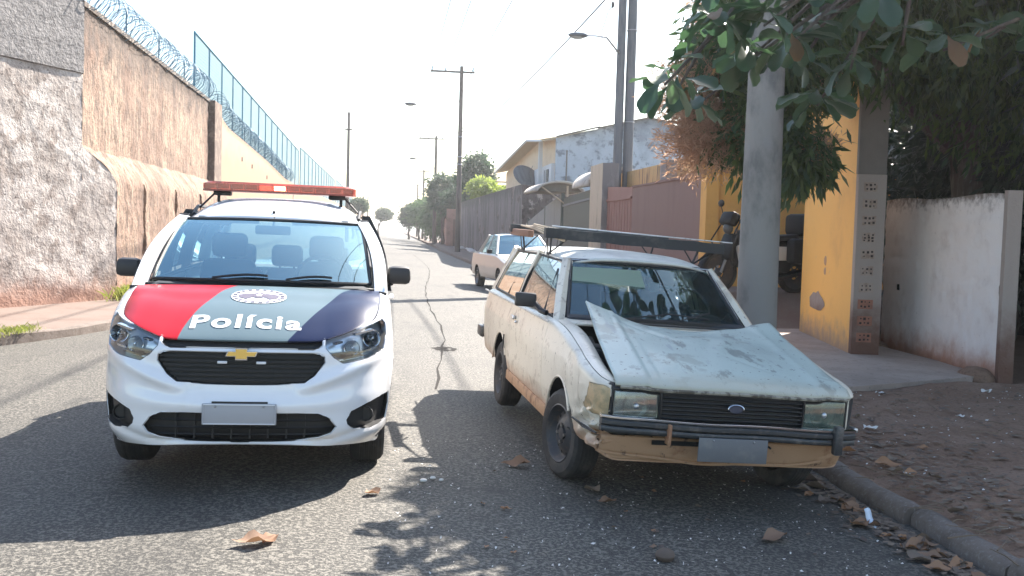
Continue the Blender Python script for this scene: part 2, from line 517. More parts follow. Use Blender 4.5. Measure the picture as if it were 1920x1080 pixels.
# ================================================================== police car
def build_police():
    car = empty('police_car', label='white police car with red, grey and navy bonnet and red light bar on its roof', cat='police car')
    NU, NV = 420, 44
    keys = [(0, 0, .285, .857), (.25, .008, .28, .857), (.44, .028, .268, .862), (.56, .08, .262, .885), (.68, .185, .250, .915), (.775, .345, .23, .944), (.828, .52, .215, .97), (.858, .76, .285, 1.03),
            (.87, 1.1, .25, 1.10), (.872, 2.2, .25, 1.135), (.865, 3.3, .25, 1.15), (.84, 3.95, .26, 1.15), (.78, 4.26, .28, 1.12), (.5, 4.40, .28, 1.1), (0, 4.43, .28, 1.1)]
    half = crom(keys, NU // 2 + 1)
    # finer at the front
    L = np.concatenate([[0], np.cumsum(np.linalg.norm(np.diff(half[:, :2], axis=0), axis=1))])
    q = np.linspace(0, 1, NU // 2 + 1); q = L[-1] * (q * .45 + .55 * q ** 2.2)
    half = np.stack([np.interp(q, L, half[:, k]) for k in range(4)], 1)
    full = np.vstack([half[::-1] * [-1, 1, 1, 1], half[1:]])
    nU = len(full)
    tg = np.gradient(full[:, :2], axis=0); tg /= np.linalg.norm(tg, axis=1, keepdims=True)
    nrm = np.stack([tg[:, 1], -tg[:, 0]], 1)       # outward
    v = np.linspace(0, 1, NV)
    z = full[:, 2][:, None] + (full[:, 3] - full[:, 2])[:, None] * v[None]
    fr = np.clip(-nrm[:, 1], 0, 1)[:, None] ** 1.5      # 1 on the front
    inf = np.interp(z, [.22, .265, .32, .38, .50, .62, .72, .80, .86, .95], [.075, .03, .010, 0, .004, .018, .03, .035, .055, .09])
    ins = np.interp(z, [.24, .30, .45, .62, .80, .95, 1.15], [.06, .015, 0, -.006, .004, .02, .045])
    ins_ = fr * inf + (1 - fr) * ins
    zt = full[:, 3][:, None]; qq = np.clip((z - (zt - .075)) / .075, 0, 1)
    ins_ = ins_ + (1 - fr * .55) * .065 * (1 - np.sqrt(np.clip(1 - qq ** 2, 0, 1)))
    X = full[:, 0][:, None]; Y = full[:, 1][:, None]
    ax = np.abs(X)
    # pressed shapes: ledge over the lower intake, wings beside the grille
    def g(x, c, w): return np.exp(-((x - c) / w) ** 2)
    ins_ = ins_ - fr * .022 * g(z, .50 + .05 * (ax / .8) ** 2, .05) * np.clip(1.15 - ax, 0, 1)
    ins_ = ins_ - fr * .028 * g(z - (.60 + .34 * np.clip(ax - .33, 0, 1)), .0, .035) * (ax > .3) * np.clip((ax - .28) * 8, 0, 1)
    ins_ = ins_ + fr * .018 * g(z, .305 + .20 * np.clip(ax - .5, 0, 1), .018)
    PX = X - nrm[:, :1] * ins_; PY = Y - nrm[:, 1:] * ins_
    P = np.stack([PX + 0 * z, PY + 0 * z, z], 2)
    S = Surf(P, nU, NV)
    front = lambda V: V[:, 1] < .62
    def sym(p): return [(-a, b) for a, b in p][::-1]
    # headlights
    hl = [(.452, .875), (.52, .90), (.62, .92), (.72, .943), (.795, .965), (.808, .87), (.79, .79), (.70, .757), (.555, .738), (.50, .775), (.455, .83)]
    for sg, pl in ((1, hl), (-1, sym(hl))):
        fs = S.cut(pl, (0, 2), front)
        V, F = S.mesh_of(fs, (-.004 * sg, .006, 0))
        h = empty('headlight'); h.parent = car
        b = MB(); b.add(V, F); b.build('lens', 'lens_glass', h)
        V2, F2 = S.mesh_of(fs, (-.03 * sg, .075, 0))
        b = MB(); b.add(V2, F2)
        rm = S.rim(fs, (-.03 * sg, .075, 0)); b.add(rm.v, rm.f); b.build('housing', 'lamp_silver', h)
        b = MB()
        for (cx, cz, r) in ((.715, .86, .048), (.60, .815, .042)):
            cy = float(np.interp(cx, half[:, 0][:150], half[:, 1][:150])) + .095
            b.lathe([(.012, .05), (r * .6, .035), (r, -.01), (r * 1.08, -.012), (r * 1.08, .03)], (cx * sg, cy, cz), 'y', 20)
            b.ball((cx * sg, cy, cz), r * .3, 8, 6)
        # chrome blades
        for (cx, cz, w_) in ((.66, .905, .13), (.52, .85, .05), (.65, .79, .14)):
            cy = float(np.interp(cx, half[:, 0][:150], half[:, 1][:150])) + .085
            b.box((cx * sg, cy, cz), (w_, .03, .012), Matrix.Rotation(sg * R(38), 3, 'Z') @ Matrix.Rotation(-sg * R(10), 3, 'Y'))
        b.build('reflector', 'chrome', h)
        b = MB(); cy = .17
        b.prism([(.475, .79), (.56, .75), (.68, .765), (.60, .80)], 0, .01, lambda x, z_, d: (x * sg, float(np.interp(x, half[:, 0][:150], half[:, 1][:150])) + .075 + d, z_))
        b.build('turn_signal', 'amber_dark', h)
    # grille with its slot, lower intake and fog lamp bays
    gp_ = [(-.425, .797), (.425, .797), (.452, .775), (.455, .745), (.40, .675), (.345, .635), (.2, .622), (0, .618), (-.2, .622), (-.345, .635), (-.40, .675), (-.455, .745), (-.452, .775)]
    slot = [(-.452, .875), (.452, .875), (.437, .838), (.405, .817), (-.405, .817), (-.437, .838)]
    low = [(-.42, .462), (.42, .462), (.49, .43), (.525, .38), (.50, .345), (.43, .318), (.30, .303), (0, .296), (-.30, .303), (-.43, .318), (-.50, .345), (-.525, .38), (-.49, .43)]
    fog = [(.61, .458), (.69, .488), (.785, .515), (.83, .515), (.83, .44), (.815, .352), (.72, .338), (.63, .348), (.578, .40)]
    grille = empty('grille'); grille.parent = car
    for nm, pl in (('grille_back', gp_), ('upper_slot', slot)):
        fs = S.cut(pl, (0, 2), front)
        V, F = S.mesh_of(fs, (0, .05, 0)); b = MB(); b.add(V, F); rm = S.rim(fs, (0, .05, 0)); b.add(rm.v, rm.f); b.build(nm, 'black_trim', grille)
    def yfront(x, z_):
        a = abs(x); y0 = float(np.interp(a, half[:, 0][:150], half[:, 1][:150]))
        return y0 + float(np.interp(z_, [.22, .265, .32, .38, .50, .62, .72, .80, .86, .95], [.075, .03, .010, 0, .004, .018, .03, .035, .055, .09]))
    for i in range(6):
        zz = .643 + .0255 * i
        hw = float(np.interp(zz, [.618, .635, .675, .745, .775, .797], [.05, .345, .40, .455, .45, .425])) - .006
        b = MB(); n = 16
        sec = [(-.007, 0), (.007, .002), (.004, .022), (-.006, .02)]
        vs = []
        for k in range(n + 1):
            x = -hw + 2 * hw * k / n; y0 = yfront(x, zz) + .018
            vs += [(x, y0 + d, zz + e) for e, d in sec]
        fs = [(k * 4 + j, k * 4 + (j + 1) % 4, (k + 1) * 4 + (j + 1) % 4, (k + 1) * 4 + j) for k in range(n) for j in range(4)] + [(0, 1, 2, 3), tuple(n * 4 + j for j in (3, 2, 1, 0))]
        b.add(vs, fs); b.build('slat', 'black_gloss', grille, smooth=30)
    for x in (-.105, .105):
        b = MB(); b.bbox((x, yfront(x, .745) + .006, .7405), (.052, .018, .014), .003); b.build('strobe_lamp', 'white_plastic', grille)
    # emblem
    b = MB(); o_ = [(-.088, -.013), (-.030, -.013), (-.024, -.036), (.030, -.036), (.024, -.013), (.088, -.013), (.076, .017), (.030, .017), (.024, .036), (-.030, .036), (-.024, .017), (-.094, .017)]
    o_ = [(-.086, -.014), (-.032, -.014), (-.032, -.034), (.032, -.034), (.032, -.014), (.078, -.014), (.09, .014), (.032, .014), (.032, .034), (-.032, .034), (-.032, .014), (-.074, .014)]
    b.prism([(x * 1.0, z_) for x, z_ in o_], 0, .012, lambda x, z_, d: (x, .008 + d, z_ + .792)); b.build('emblem_frame', 'chrome', grille, smooth=0)
    b = MB(); b.prism([(x * .92, z_ * .78) for x, z_ in o_], 0, .01, lambda x, z_, d: (x, .003 + d, z_ + .792)); b.build('emblem', 'gold', grille, smooth=0)
    fs = S.cut(low, (0, 2), front)
    it = empty('lower_intake'); it.parent = car
    V, F = S.mesh_of(fs, (0, .07, 0)); b = MB(); b.add(V, F); rm = S.rim(fs, (0, .07, 0)); b.add(rm.v, rm.f); b.build('intake_back', 'black_trim', it)
    for zz in (.335, .375, .415):
        hw = float(np.interp(zz, [.30, .318, .345, .38, .43, .46], [.3, .40, .47, .50, .47, .40])); b = MB()
        b.path([(x, yfront(x, zz) + .04, zz) for x in np.linspace(-hw, hw, 15)], .0065, 5); b.build('intake_bar', 'black_gloss', it)
    b = MB()
    for x in np.linspace(-.35, .35, 8): b = MB(); b.box((x, yfront(x, .38) + .05, .38), (.008, .02, .14)); b.build('intake_rib', 'black_trim', it)
    for sg, pl in ((1, fog), (-1, sym(fog))):
        fs = S.cut(pl, (0, 2), front)
        V, F = S.mesh_of(fs, (-.02 * sg, .075, 0)); b = MB(); b.add(V, F); rm = S.rim(fs, (-.02 * sg, .075, 0)); b.add(rm.v, rm.f)
        b.lathe([(.0, .01), (.036, .012), (.04, -.004), (.045, -.004), (.047, .02)], (.69 * sg, .275, .415), 'y', 20)
        b.build('fog_lamp_cover', 'black_trim', car)
    # plate
    b = MB(); b.bbox((0, -.022, .462), (.40, .012, .118), .004); pl = b.build('number_plate', 'plate_grey', car)
    b = MB(); b.path([(-.192, -.030, .409), (.192, -.030, .409), (.192, -.030, .515), (-.192, -.030, .515)], .003, 4, closed=True); b.build('plate_rim', 'white_plastic', pl)
    for x in (-.13, .13): b = MB(); b.ball((x, -.029, .505), .006, 8, 5); b.build('bolt', 'steel', pl)
    b = MB(); b.box((0, -.008, .50), (.3, .02, .06)); b.build('plate_bracket', 'black_trim', pl)
    # wheel arches
    WF, WR, WRAD = .90, 3.50, .355
    for sg in (1, -1):
        for wy in (WF, WR):
            pl = [(wy + WRAD * math.cos(a), .325 + WRAD * math.sin(a)) for a in np.linspace(0, 2 * math.pi, 40, endpoint=False)]
            fs = S.cut(pl, (1, 2), lambda V, sg=sg: V[:, 0] * sg > .5)
            rm = S.rim(fs, (-.22 * sg, 0, 0)); b = MB(); b.add(rm.v, rm.f); V, F = S.mesh_of(fs, (-.22 * sg, 0, 0)); b.add(V, F)
            b.build('wheel_arch', 'black', car)
            wheel(car, sg * (.865 - .155), wy, .312, .312, .19, sg, rimmat='rim_grey')
    # panels
    live = np.where(S.live)[0]
    fc = S.V[S.F[live]].mean(1); py = fc[:, 1]
    zc = fc[:, 2]
    reg = np.where((py < .60) & (np.abs(fc[:, 0]) < .9), 0, np.where(py < 1.33, 1, np.where(py < 2.28, 2, np.where(py < 3.14, 3, np.where(py < 4.1, 4, 5)))))
    names = ['bumper', 'fender', 'front_door', 'rear_door', 'rear_quarter', 'tailgate']
    for k, nm in enumerate(names):
        for sg in ((0,) if k in (0, 5) else (-1, 1)):
            sel = live[(reg == k) & ((sg == 0) | (np.sign(fc[:, 0]) == sg))]
            V, F = S.mesh_of(sel); o = panel(nm, V, F, 'police_white', car)
            if nm.endswith('door'):
                yy = 2.15 if nm == 'front_door' else 3.02
                b = MB(); b.bbox((sg * .885, yy, .99), (.03, .17, .03), .01); b.build('door_handle', 'white_plastic', o)
    # bonnet
    T = P[:, -1]
    yy = T[:, 1]; c = nU // 2
    li = [i for i in range(c) if yy[i] < 1.06]; ri = [i for i in range(c, nU) if yy[i] < 1.06]
    Lp = T[li]; Rp = T[ri]                   # left: from rear to centre ; right: centre to rear
    cut_y = .44
    c0 = np.vstack([Lp[Lp[:, 1] < cut_y], Rp[Rp[:, 1] < cut_y]])
    d0 = Lp[Lp[:, 1] >= cut_y - .012][::-1]; d1 = Rp[Rp[:, 1] >= cut_y - .012]
    d0[0] = c0[0]; d1[0] = c0[-1]
    s_ = np.linspace(-1, 1, 41)
    cowl = np.stack([np.interp(s_, [-1, 1], [d0[-1][0], d1[-1][0]]), 1.06 - .16 * (1 - s_ ** 2), np.interp(s_, [-1, 1], [d0[-1][2], d1[-1][2]]) + .022 * (1 - s_ ** 2)], 1)
    def hb(s, t):
        sh = 1 / (1 + np.exp(-(np.abs(s) - .62) * 26))
        dome = .050 * (1 - s ** 2) * np.sin(math.pi * np.clip(t, 0, 1) ** .75)
        return dome + .014 * sh * np.sin(math.pi * np.clip(t, 0, 1)) * (1 - np.clip((np.abs(s) - .8) / .2, 0, 1) ** 2)
    H = coons(c0, cowl, d0, d1, 90, 60, hb)
    F = Surf(H, 90, 60).F
    hood = panel('bonnet', H.reshape(-1, 3), F, 'police_bonnet', car)
    HV = H.reshape(-1, 3)
    def hz(x, y):
        d = (HV[:, 0] - x) ** 2 + (HV[:, 1] - y) ** 2
        k = np.argsort(d)[:6]; w = 1 / (d[k] + 1e-6); return float((HV[k, 2] * w).sum() / w.sum())
    # lettering on the bonnet
    cu = bpy.data.curves.new('lettering', 'FONT'); cu.body = 'Polícia'; cu.size = .19; cu.align_x = 'CENTER'; cu.offset = .0055; cu.space_character = 1.16
    to = bpy.data.objects.new('lettering', cu); col.objects.link(to)
    bpy.context.view_layer.update()
    me = bpy.data.meshes.new_from_object(to.evaluated_get(bpy.context.evaluated_depsgraph_get()))
    bpy.data.objects.remove(to)
    bm = bmesh.new(); bm.from_mesh(me)
    xs = [v.co.x for v in bm.verts]; ys = [v.co.y for v in bm.verts]
    w0 = max(xs) - min(xs); cx0 = (max(xs) + min(xs)) / 2; h0 = max(ys); ymin = min(ys)
    for v in bm.verts:
        v.co.x = (v.co.x - cx0) / w0 * .62 + .00; v.co.y = (v.co.y - ymin) / (h0 - ymin) * .145 + .185
    for k in range(-16, 17):
        g_ = list(bm.verts) + list(bm.edges) + list(bm.faces)
        bmesh.ops.bisect_plane(bm, geom=g_, plane_co=(k * .02, 0, 0), plane_no=(1, 0, 0))
    for k in range(11):
        g_ = list(bm.verts) + list(bm.edges) + list(bm.faces)
        bmesh.ops.bisect_plane(bm, geom=g_, plane_co=(0, .17 + k * .02, 0), plane_no=(0, 1, 0))
    bmesh.ops.triangulate(bm, faces=bm.faces)
    for v in bm.verts: v.co.z = hz(v.co.x, v.co.y) + .0035
    bm.to_mesh(me); bm.free(); me.materials.clear(); me.materials.append(MATS['decal_white'])
    o = bpy.data.objects.new('lettering', me); col.objects.link(o); o.parent = hood; tag(o, 'white word Polícia on the bonnet')
    # crest
    def drape(poly, dz, m, nm):
        b = MB()
        for pl in poly:
            bm = bmesh.new(); vs = [bm.verts.new((x, y, 0)) for x, y in pl]; bm.faces.new(vs)
            for k in range(-9, 10):
                bmesh.ops.bisect_plane(bm, geom=list(bm.verts) + list(bm.edges) + list(bm.faces), plane_co=(k * .02 + .02, 0, 0), plane_no=(1, 0, 0))
                bmesh.ops.bisect_plane(bm, geom=list(bm.verts) + list(bm.edges) + list(bm.faces), plane_co=(0, .62 + k * .025, 0), plane_no=(0, 1, 0))
            bmesh.ops.triangulate(bm, faces=bm.faces)
            bm.verts.index_update()
            b.add([(v.co.x, v.co.y, hz(v.co.x, v.co.y) + dz) for v in bm.verts], [[v.index for v in f.verts] for f in bm.faces]); bm.free()
        return b.build(nm, m, hood)
    def ell(cx, cy, a, b_, n=32): return [(cx + a * math.cos(q), cy + b_ * math.sin(q)) for q in np.linspace(0, 2 * math.pi, n, endpoint=False)]
    bx, by = .03, .61
    drape([ell(bx, by, .165, .125)], .0035, 'decal_white', 'crest_disc')
    ring = []
    for k in range(20):
        a0, a1 = 2 * math.pi * (k + .18) / 20, 2 * math.pi * (k + .7) / 20
        ring.append([(bx + r_ * .155 * math.cos(a), by + r_ * .115 * math.sin(a)) for r_, a in ((1, a0), (1, a1), (.84, a1), (.84, a0))])
    drape(ring, .006, 'decal_grey', 'crest_lettering')
    wing = [[(bx + sg * x, by + y) for x, y in ((.03, -.02), (.07, -.055), (.115, -.03), (.12, .015), (.08, .03), (.035, .035))] for sg in (1, -1)]
    for w_ in wing: drape([w_], .006, 'decal_grey', 'crest_wing')
    drape([ell(bx, by + .005, .038, .042, 16)], .007, 'decal_grey', 'crest_shield')
    drape([[(bx + (.026 if k % 2 == 0 else .012) * math.sin(math.pi * k / 5), by + .005 + (.030 if k % 2 == 0 else .014) * math.cos(math.pi * k / 5)) for k in range(10)]], .0085, 'decal_white', 'crest_star')
    # ------- greenhouse
    def wsf(s, t):                             # windscreen: s -1..1, t 0 bottom .. 1 top
        x = s * (.735 - .082 * t - .0 * t); bow = 1 - s * s
        y = 1.16 + (1.93 - 1.16) * t - (.20 - .04 * t) * bow
        z_ = 1.115 + .425 * t + .055 * math.sin(math.pi * t) * .7 + .012 * bow
        return Vector((x, y, z_))
    b = MB(); b.grid(lambda u, v_: wsf((u * 2 - 1) * .965, .03 + v_ * .94), 26, 12); ws = b.build('windscreen', 'windscreen', car)
    b = MB(); ring = [wsf((k / 14 * 2 - 1) * .965, .03) for k in range(15)] + [wsf(.965, .03 + k / 8 * .94) for k in range(1, 9)] + [wsf((1 - k / 14 * 2) * .965, .97) for k in range(1, 15)] + [wsf(-.965, .97 - k / 8 * .94) for k in range(1, 8)]
    b.path(ring, .012, 6, closed=True); b.build('seal', 'black_trim', ws)
    for x0, x1 in ((-.42, .06), (.22, .62)):
        b = MB(); pts = [wsf(x0 + (x1 - x0) * k / 12, .035 + .045 * math.sin(math.pi * .7 * k / 12)) + Vector((0, -.018, .012)) for k in range(13)]
        b.path(pts, .008, 5); b.path([p + Vector((0, .008, -.004)) for p in pts[3:]], .007, 4); b.build('wiper', 'black_trim', car)
    b = MB(); b.grid(lambda u, v_: Vector(((u * 2 - 1) * .75, .93 + .15 * (abs(u * 2 - 1) ** 2) + v_ * .13, 1.11 + .0 * v_)), 20, 2); b.build('cowl', 'black_trim', car, solid=.02)
    # roof
    NR = 24
    def roof(u, v_):
        s = u * 2 - 1; y = 1.93 + v_ * (4.05 - 1.93)
        y -= .16 * (1 - s * s) * (1 - v_)
        hw = .652 + .03 * math.sin(math.pi * min(1, v_ * 1.3)) - .05 * max(0, v_ - .8) / .2
        ztop = 1.55 + .165 * math.sin(math.pi * .5 * min(1, v_ / .28)) ** .9 - .03 * max(0, v_ - .5)
        zz = ztop - (ztop - 1.535 + .02 * (v_ > .5)) * abs(s) ** 5 - .02 * s * s
        return Vector((s * hw * (1.0 + .0 * v_), y, zz))
    b = MB(); b.grid(roof, 40, 40); rf = b.build('roof', 'police_white', car, solid=.02)
    for sg in (-1, 1):
        b = MB(); pts = []
        for k in range(15):
            v_ = .12 + .75 * k / 14; p = roof(.5 + sg * .46, v_); pts.append(p + Vector((0, 0, .045 * math.sin(math.pi * min(1, max(0, min(k, 14 - k) / 2.5)) / 2) + .01)))
        b.path(pts, .014, 6); b.build('roof_rail', 'black_trim', car)
    b = MB(); b.ball(roof(.5, .04) + Vector((0, 0, .008)), .012, 8, 5); b.tube(roof(.5, .9), roof(.5, .9) + Vector((0, .25, .25)), .004); b.build('antenna', 'black_trim', rf)
    # pillars and side glass
    posts = [((.80, 1.02, 1.10), (.668, 1.93, 1.545), .045), ((.835, 1.36, 1.12), (.665, 2.02, 1.565), .02), ((.845, 2.28, 1.135), (.68, 2.36, 1.60), .045), ((.84, 3.14, 1.15), (.67, 3.14, 1.60), .05), ((.79, 3.98, 1.15), (.62, 3.80, 1.56), .09)]
    for sg in (-1, 1):
        for k, (B_, T_, w_) in enumerate(posts):
            B = Vector((B_[0] * sg, B_[1], B_[2] - .04)); T_2 = Vector((T_[0] * sg, T_[1], T_[2] + .005))
            b = MB(); n = 10
            pts = [B.lerp(T_2, q / n) + Vector((sg * .035 * math.sin(math.pi * q / n), -.02 * math.sin(math.pi * q / n) if k == 0 else 0, .035 * math.sin(math.pi * q / n) if k == 0 else 0)) for q in range(n + 1)]
            vs = []
            for p in pts:
                d = Vector((0, w_, 0)); e = Vector((sg * .02, 0, 0)); e2 = Vector((-sg * .045, 0, 0))
                if k == 0:
                    d = Vector((-sg * .01, .05, 0)); vs += [p + Vector((-sg * .065, -.02, .0)), p + Vector((sg * .005, -.03, .008)), p + Vector((sg * .022, .02, 0)), p + Vector((sg * .0, .07, -.01)), p + Vector((-sg * .07, .05, -.02))]
                else: vs += [p - d + e, p + d + e, p + d + e2, p - d + e2, p - d * 1.01 + e * .9]
            fs = [(q * 5 + j, q * 5 + (j + 1) % 5, (q + 1) * 5 + (j + 1) % 5, (q + 1) * 5 + j) for q in range(n) for j in range(5)]
            b.add(vs, fs); b.build('pillar', 'police_white' if k in (0, 4) else 'black_trim', car, smooth=50)
        for (B0, T0, _), (B1, T1, _) in zip(posts[:-1], posts[1:]):
            def gl(u, v_):
                p = Vector(B0).lerp(Vector(B1), u).lerp(Vector(T0).lerp(Vector(T1), u), v_); return Vector((sg * (p.x + .03 * math.sin(math.pi * v_)), p.y, p.z))
            b = MB(); b.grid(gl, 6, 6); b.build('side_window', 'side_glass', car)
        b = MB(); b.grid(lambda u, v_: Vector((sg * (float(np.interp(1.0 + 3.1 * u, half[:, 1][60:180], half[:, 0][60:180])) - .055 - .05 * v_), 1.0 + 3.1 * u, 1.09 + .06 * u + .005 * v_)), 30, 1); b.build('belt_trim', 'black_trim', car, solid=.02)
        # door mirror
        mr = MB(); cx, cy, cz = sg * .905, 1.40, 1.19
        mr.bbox((cx, cy, cz), (.17, .10, .125), .035, Matrix.Rotation(sg * R(8), 3, 'Z'), (.92, .9))
        mr.bbox((sg * .82, cy + .02, cz - .055), (.10, .07, .04), .012)
        mo = mr.build('door_mirror', 'mirror_black', car)
        b = MB(); b.bbox((cx, cy + .052, cz), (.14, .006, .10), .003); b.build('mirror_glass', 'chrome', mo)
    # tailgate glass frame
    b = MB(); b.grid(lambda u, v_: Vector(((u * 2 - 1) * (.70 - .1 * v_), 4.33 - .30 * v_ - .05 * (1 - (u * 2 - 1) ** 2) * -1, 1.12 + .41 * v_)), 12, 6); b.build('rear_window', 'side_glass', car)
    for sg in (-1, 1):
        b = MB(); b.tube((sg * .74, 4.30, 1.08), (sg * .62, 4.0, 1.56), .06, n=8); b.build('pillar', 'police_white', car)
    # floor, underbody, interior
    b = MB(); b.box((0, 2.4, .33), (1.36, 3.7, .06)); b.box((0, .55, .62), (1.2, .5, .4)); b.box((0, 1.0, .6), (1.5, .05, .85)); b.box((0, 2.2, .45), (1.56, 1.9, .15)); b.build('underbody', 'black', car)
    b = MB(); b.bbox((0, 1.22, 1.0), (1.44, .42, .24), .06); b.bbox((.36, 1.36, 1.12), (.42, .2, .08), .03); b.build('dashboard', 'interior_dark', car)
    seat(car, -.37, 2.0, .52, 'interior_seat'); seat(car, .37, 2.0, .52, 'interior_seat')
    seat(car, -.40, 2.95, .42, 'interior_seat'); seat(car, .0, 2.95, .42, 'interior_seat', w=.42); seat(car, .40, 2.95, .42, 'interior_seat')
    steering(car, (.37, 1.56, 1.13), .185)
    b = MB(); b.bbox((.01, 1.70, 1.47), (.25, .03, .065), .014); b.tube((.01, 1.69, 1.48), (.01, 1.80, 1.56), .008); b.build('rear_view_mirror', 'black_trim', car)
    b = MB()
    for sg in (-1, 1): b.bbox((sg * .33, 1.98, 1.535), (.42, .16, .018), .006, Matrix.Rotation(R(-12), 3, 'X'))
    b.build('sun_visor', 'interior_light', car)
    # light bar
    lb = empty('light_bar'); lb.parent = car
    YB, ZB = 2.42, 1.795
    b = MB(); n = 14
    pl = [(-.585, -.03), (-.56, -.11), (-.50, -.135), (.50, -.135), (.56, -.11), (.585, -.03), (.585, .05), (.55, .12), (.50, .135), (-.50, .135), (-.55, .12), (-.585, .05)]
    def lay(z0, z1, k0, k1):
        N = len(pl); b.add([(x * k0, YB + y * k0, z0) for x, y in pl] + [(x * k1, YB + y * k1, z1) for x, y in pl], [(i, (i + 1) % N, N + (i + 1) % N, N + i) for i in range(N)])
        return N
    lay(ZB - .028, ZB + .018, 1, 1); lay(ZB + .018, ZB + .032, 1, .93); N = len(pl)
    b.add([(x * .93, YB + y * .93, ZB + .032) for x, y in pl], [tuple(range(N))]); b.build('lens', 'red_lens', lb, smooth=30)
    b = MB(); b.prism([(x * 1.005, y * 1.02) for x, y in pl], -.04, -.028, lambda x, y, z_: (x, YB + y, ZB + z_)); b.build('base', 'bar_base', lb)
    for k in range(11):
        x = -.53 + .106 * k
        b = MB(); b.box((x, YB - .095, ZB - .004), (.085, .012, .034)); b.build('led_module', 'led_on' if k == 5 else ('led_mid' if k == 4 else 'led_off'), lb)
    for k in range(10):
        b = MB(); b.box((-.477 + .106 * k, YB - .03, ZB - .004), (.006, .16, .036)); b.build('divider', 'led_off', lb)
    for sg in (-1, 1):
        b = MB(); b.bbox((sg * .44, YB, ZB - .055), (.13, .12, .035), .01); b.tube((sg * .5, YB - .02, ZB - .06), (sg * .61, YB - .02, 1.62), .008); b.tube((sg * .47, YB, ZB - .07), (sg * .47, YB, 1.67), .012); b.build('foot', 'black_trim', lb)
    return car
# ================================================================== old station wagon
def wall_surface(keys, NU, NV, front_prof, side_prof, top_r=.05, front_bias=1.0):
    half = crom(keys, NU // 2 + 1)
    L = np.concatenate([[0], np.cumsum(np.linalg.norm(np.diff(half[:, :2], axis=0), axis=1))])
    q = np.linspace(0, 1, NU // 2 + 1); q = L[-1] * (q * .5 + .5 * q ** 2.0)
    half = np.stack([np.interp(q, L, half[:, k]) for k in range(4)], 1)
    full = np.vstack([half[::-1] * [-1, 1, 1, 1], half[1:]])
    tg = np.gradient(full[:, :2], axis=0); tg /= np.linalg.norm(tg, axis=1, keepdims=True)
    nrm = np.stack([tg[:, 1], -tg[:, 0]], 1)
    v = np.linspace(0, 1, NV)
    z = full[:, 2][:, None] + (full[:, 3] - full[:, 2])[:, None] * v[None]
    fr = np.clip(-nrm[:, 1], 0, 1)[:, None] ** 1.5
    ins = fr * np.interp(z, *front_prof) + (1 - fr) * np.interp(z, *side_prof)
    zt = full[:, 3][:, None]; qq = np.clip((z - (zt - top_r)) / top_r, 0, 1)
    ins = ins + top_r * .9 * (1 - np.sqrt(np.clip(1 - qq ** 2, 0, 1)))
    P = np.stack([full[:, 0][:, None] - nrm[:, :1] * ins, full[:, 1][:, None] - nrm[:, 1:] * ins, z], 2)
    return P, half, full
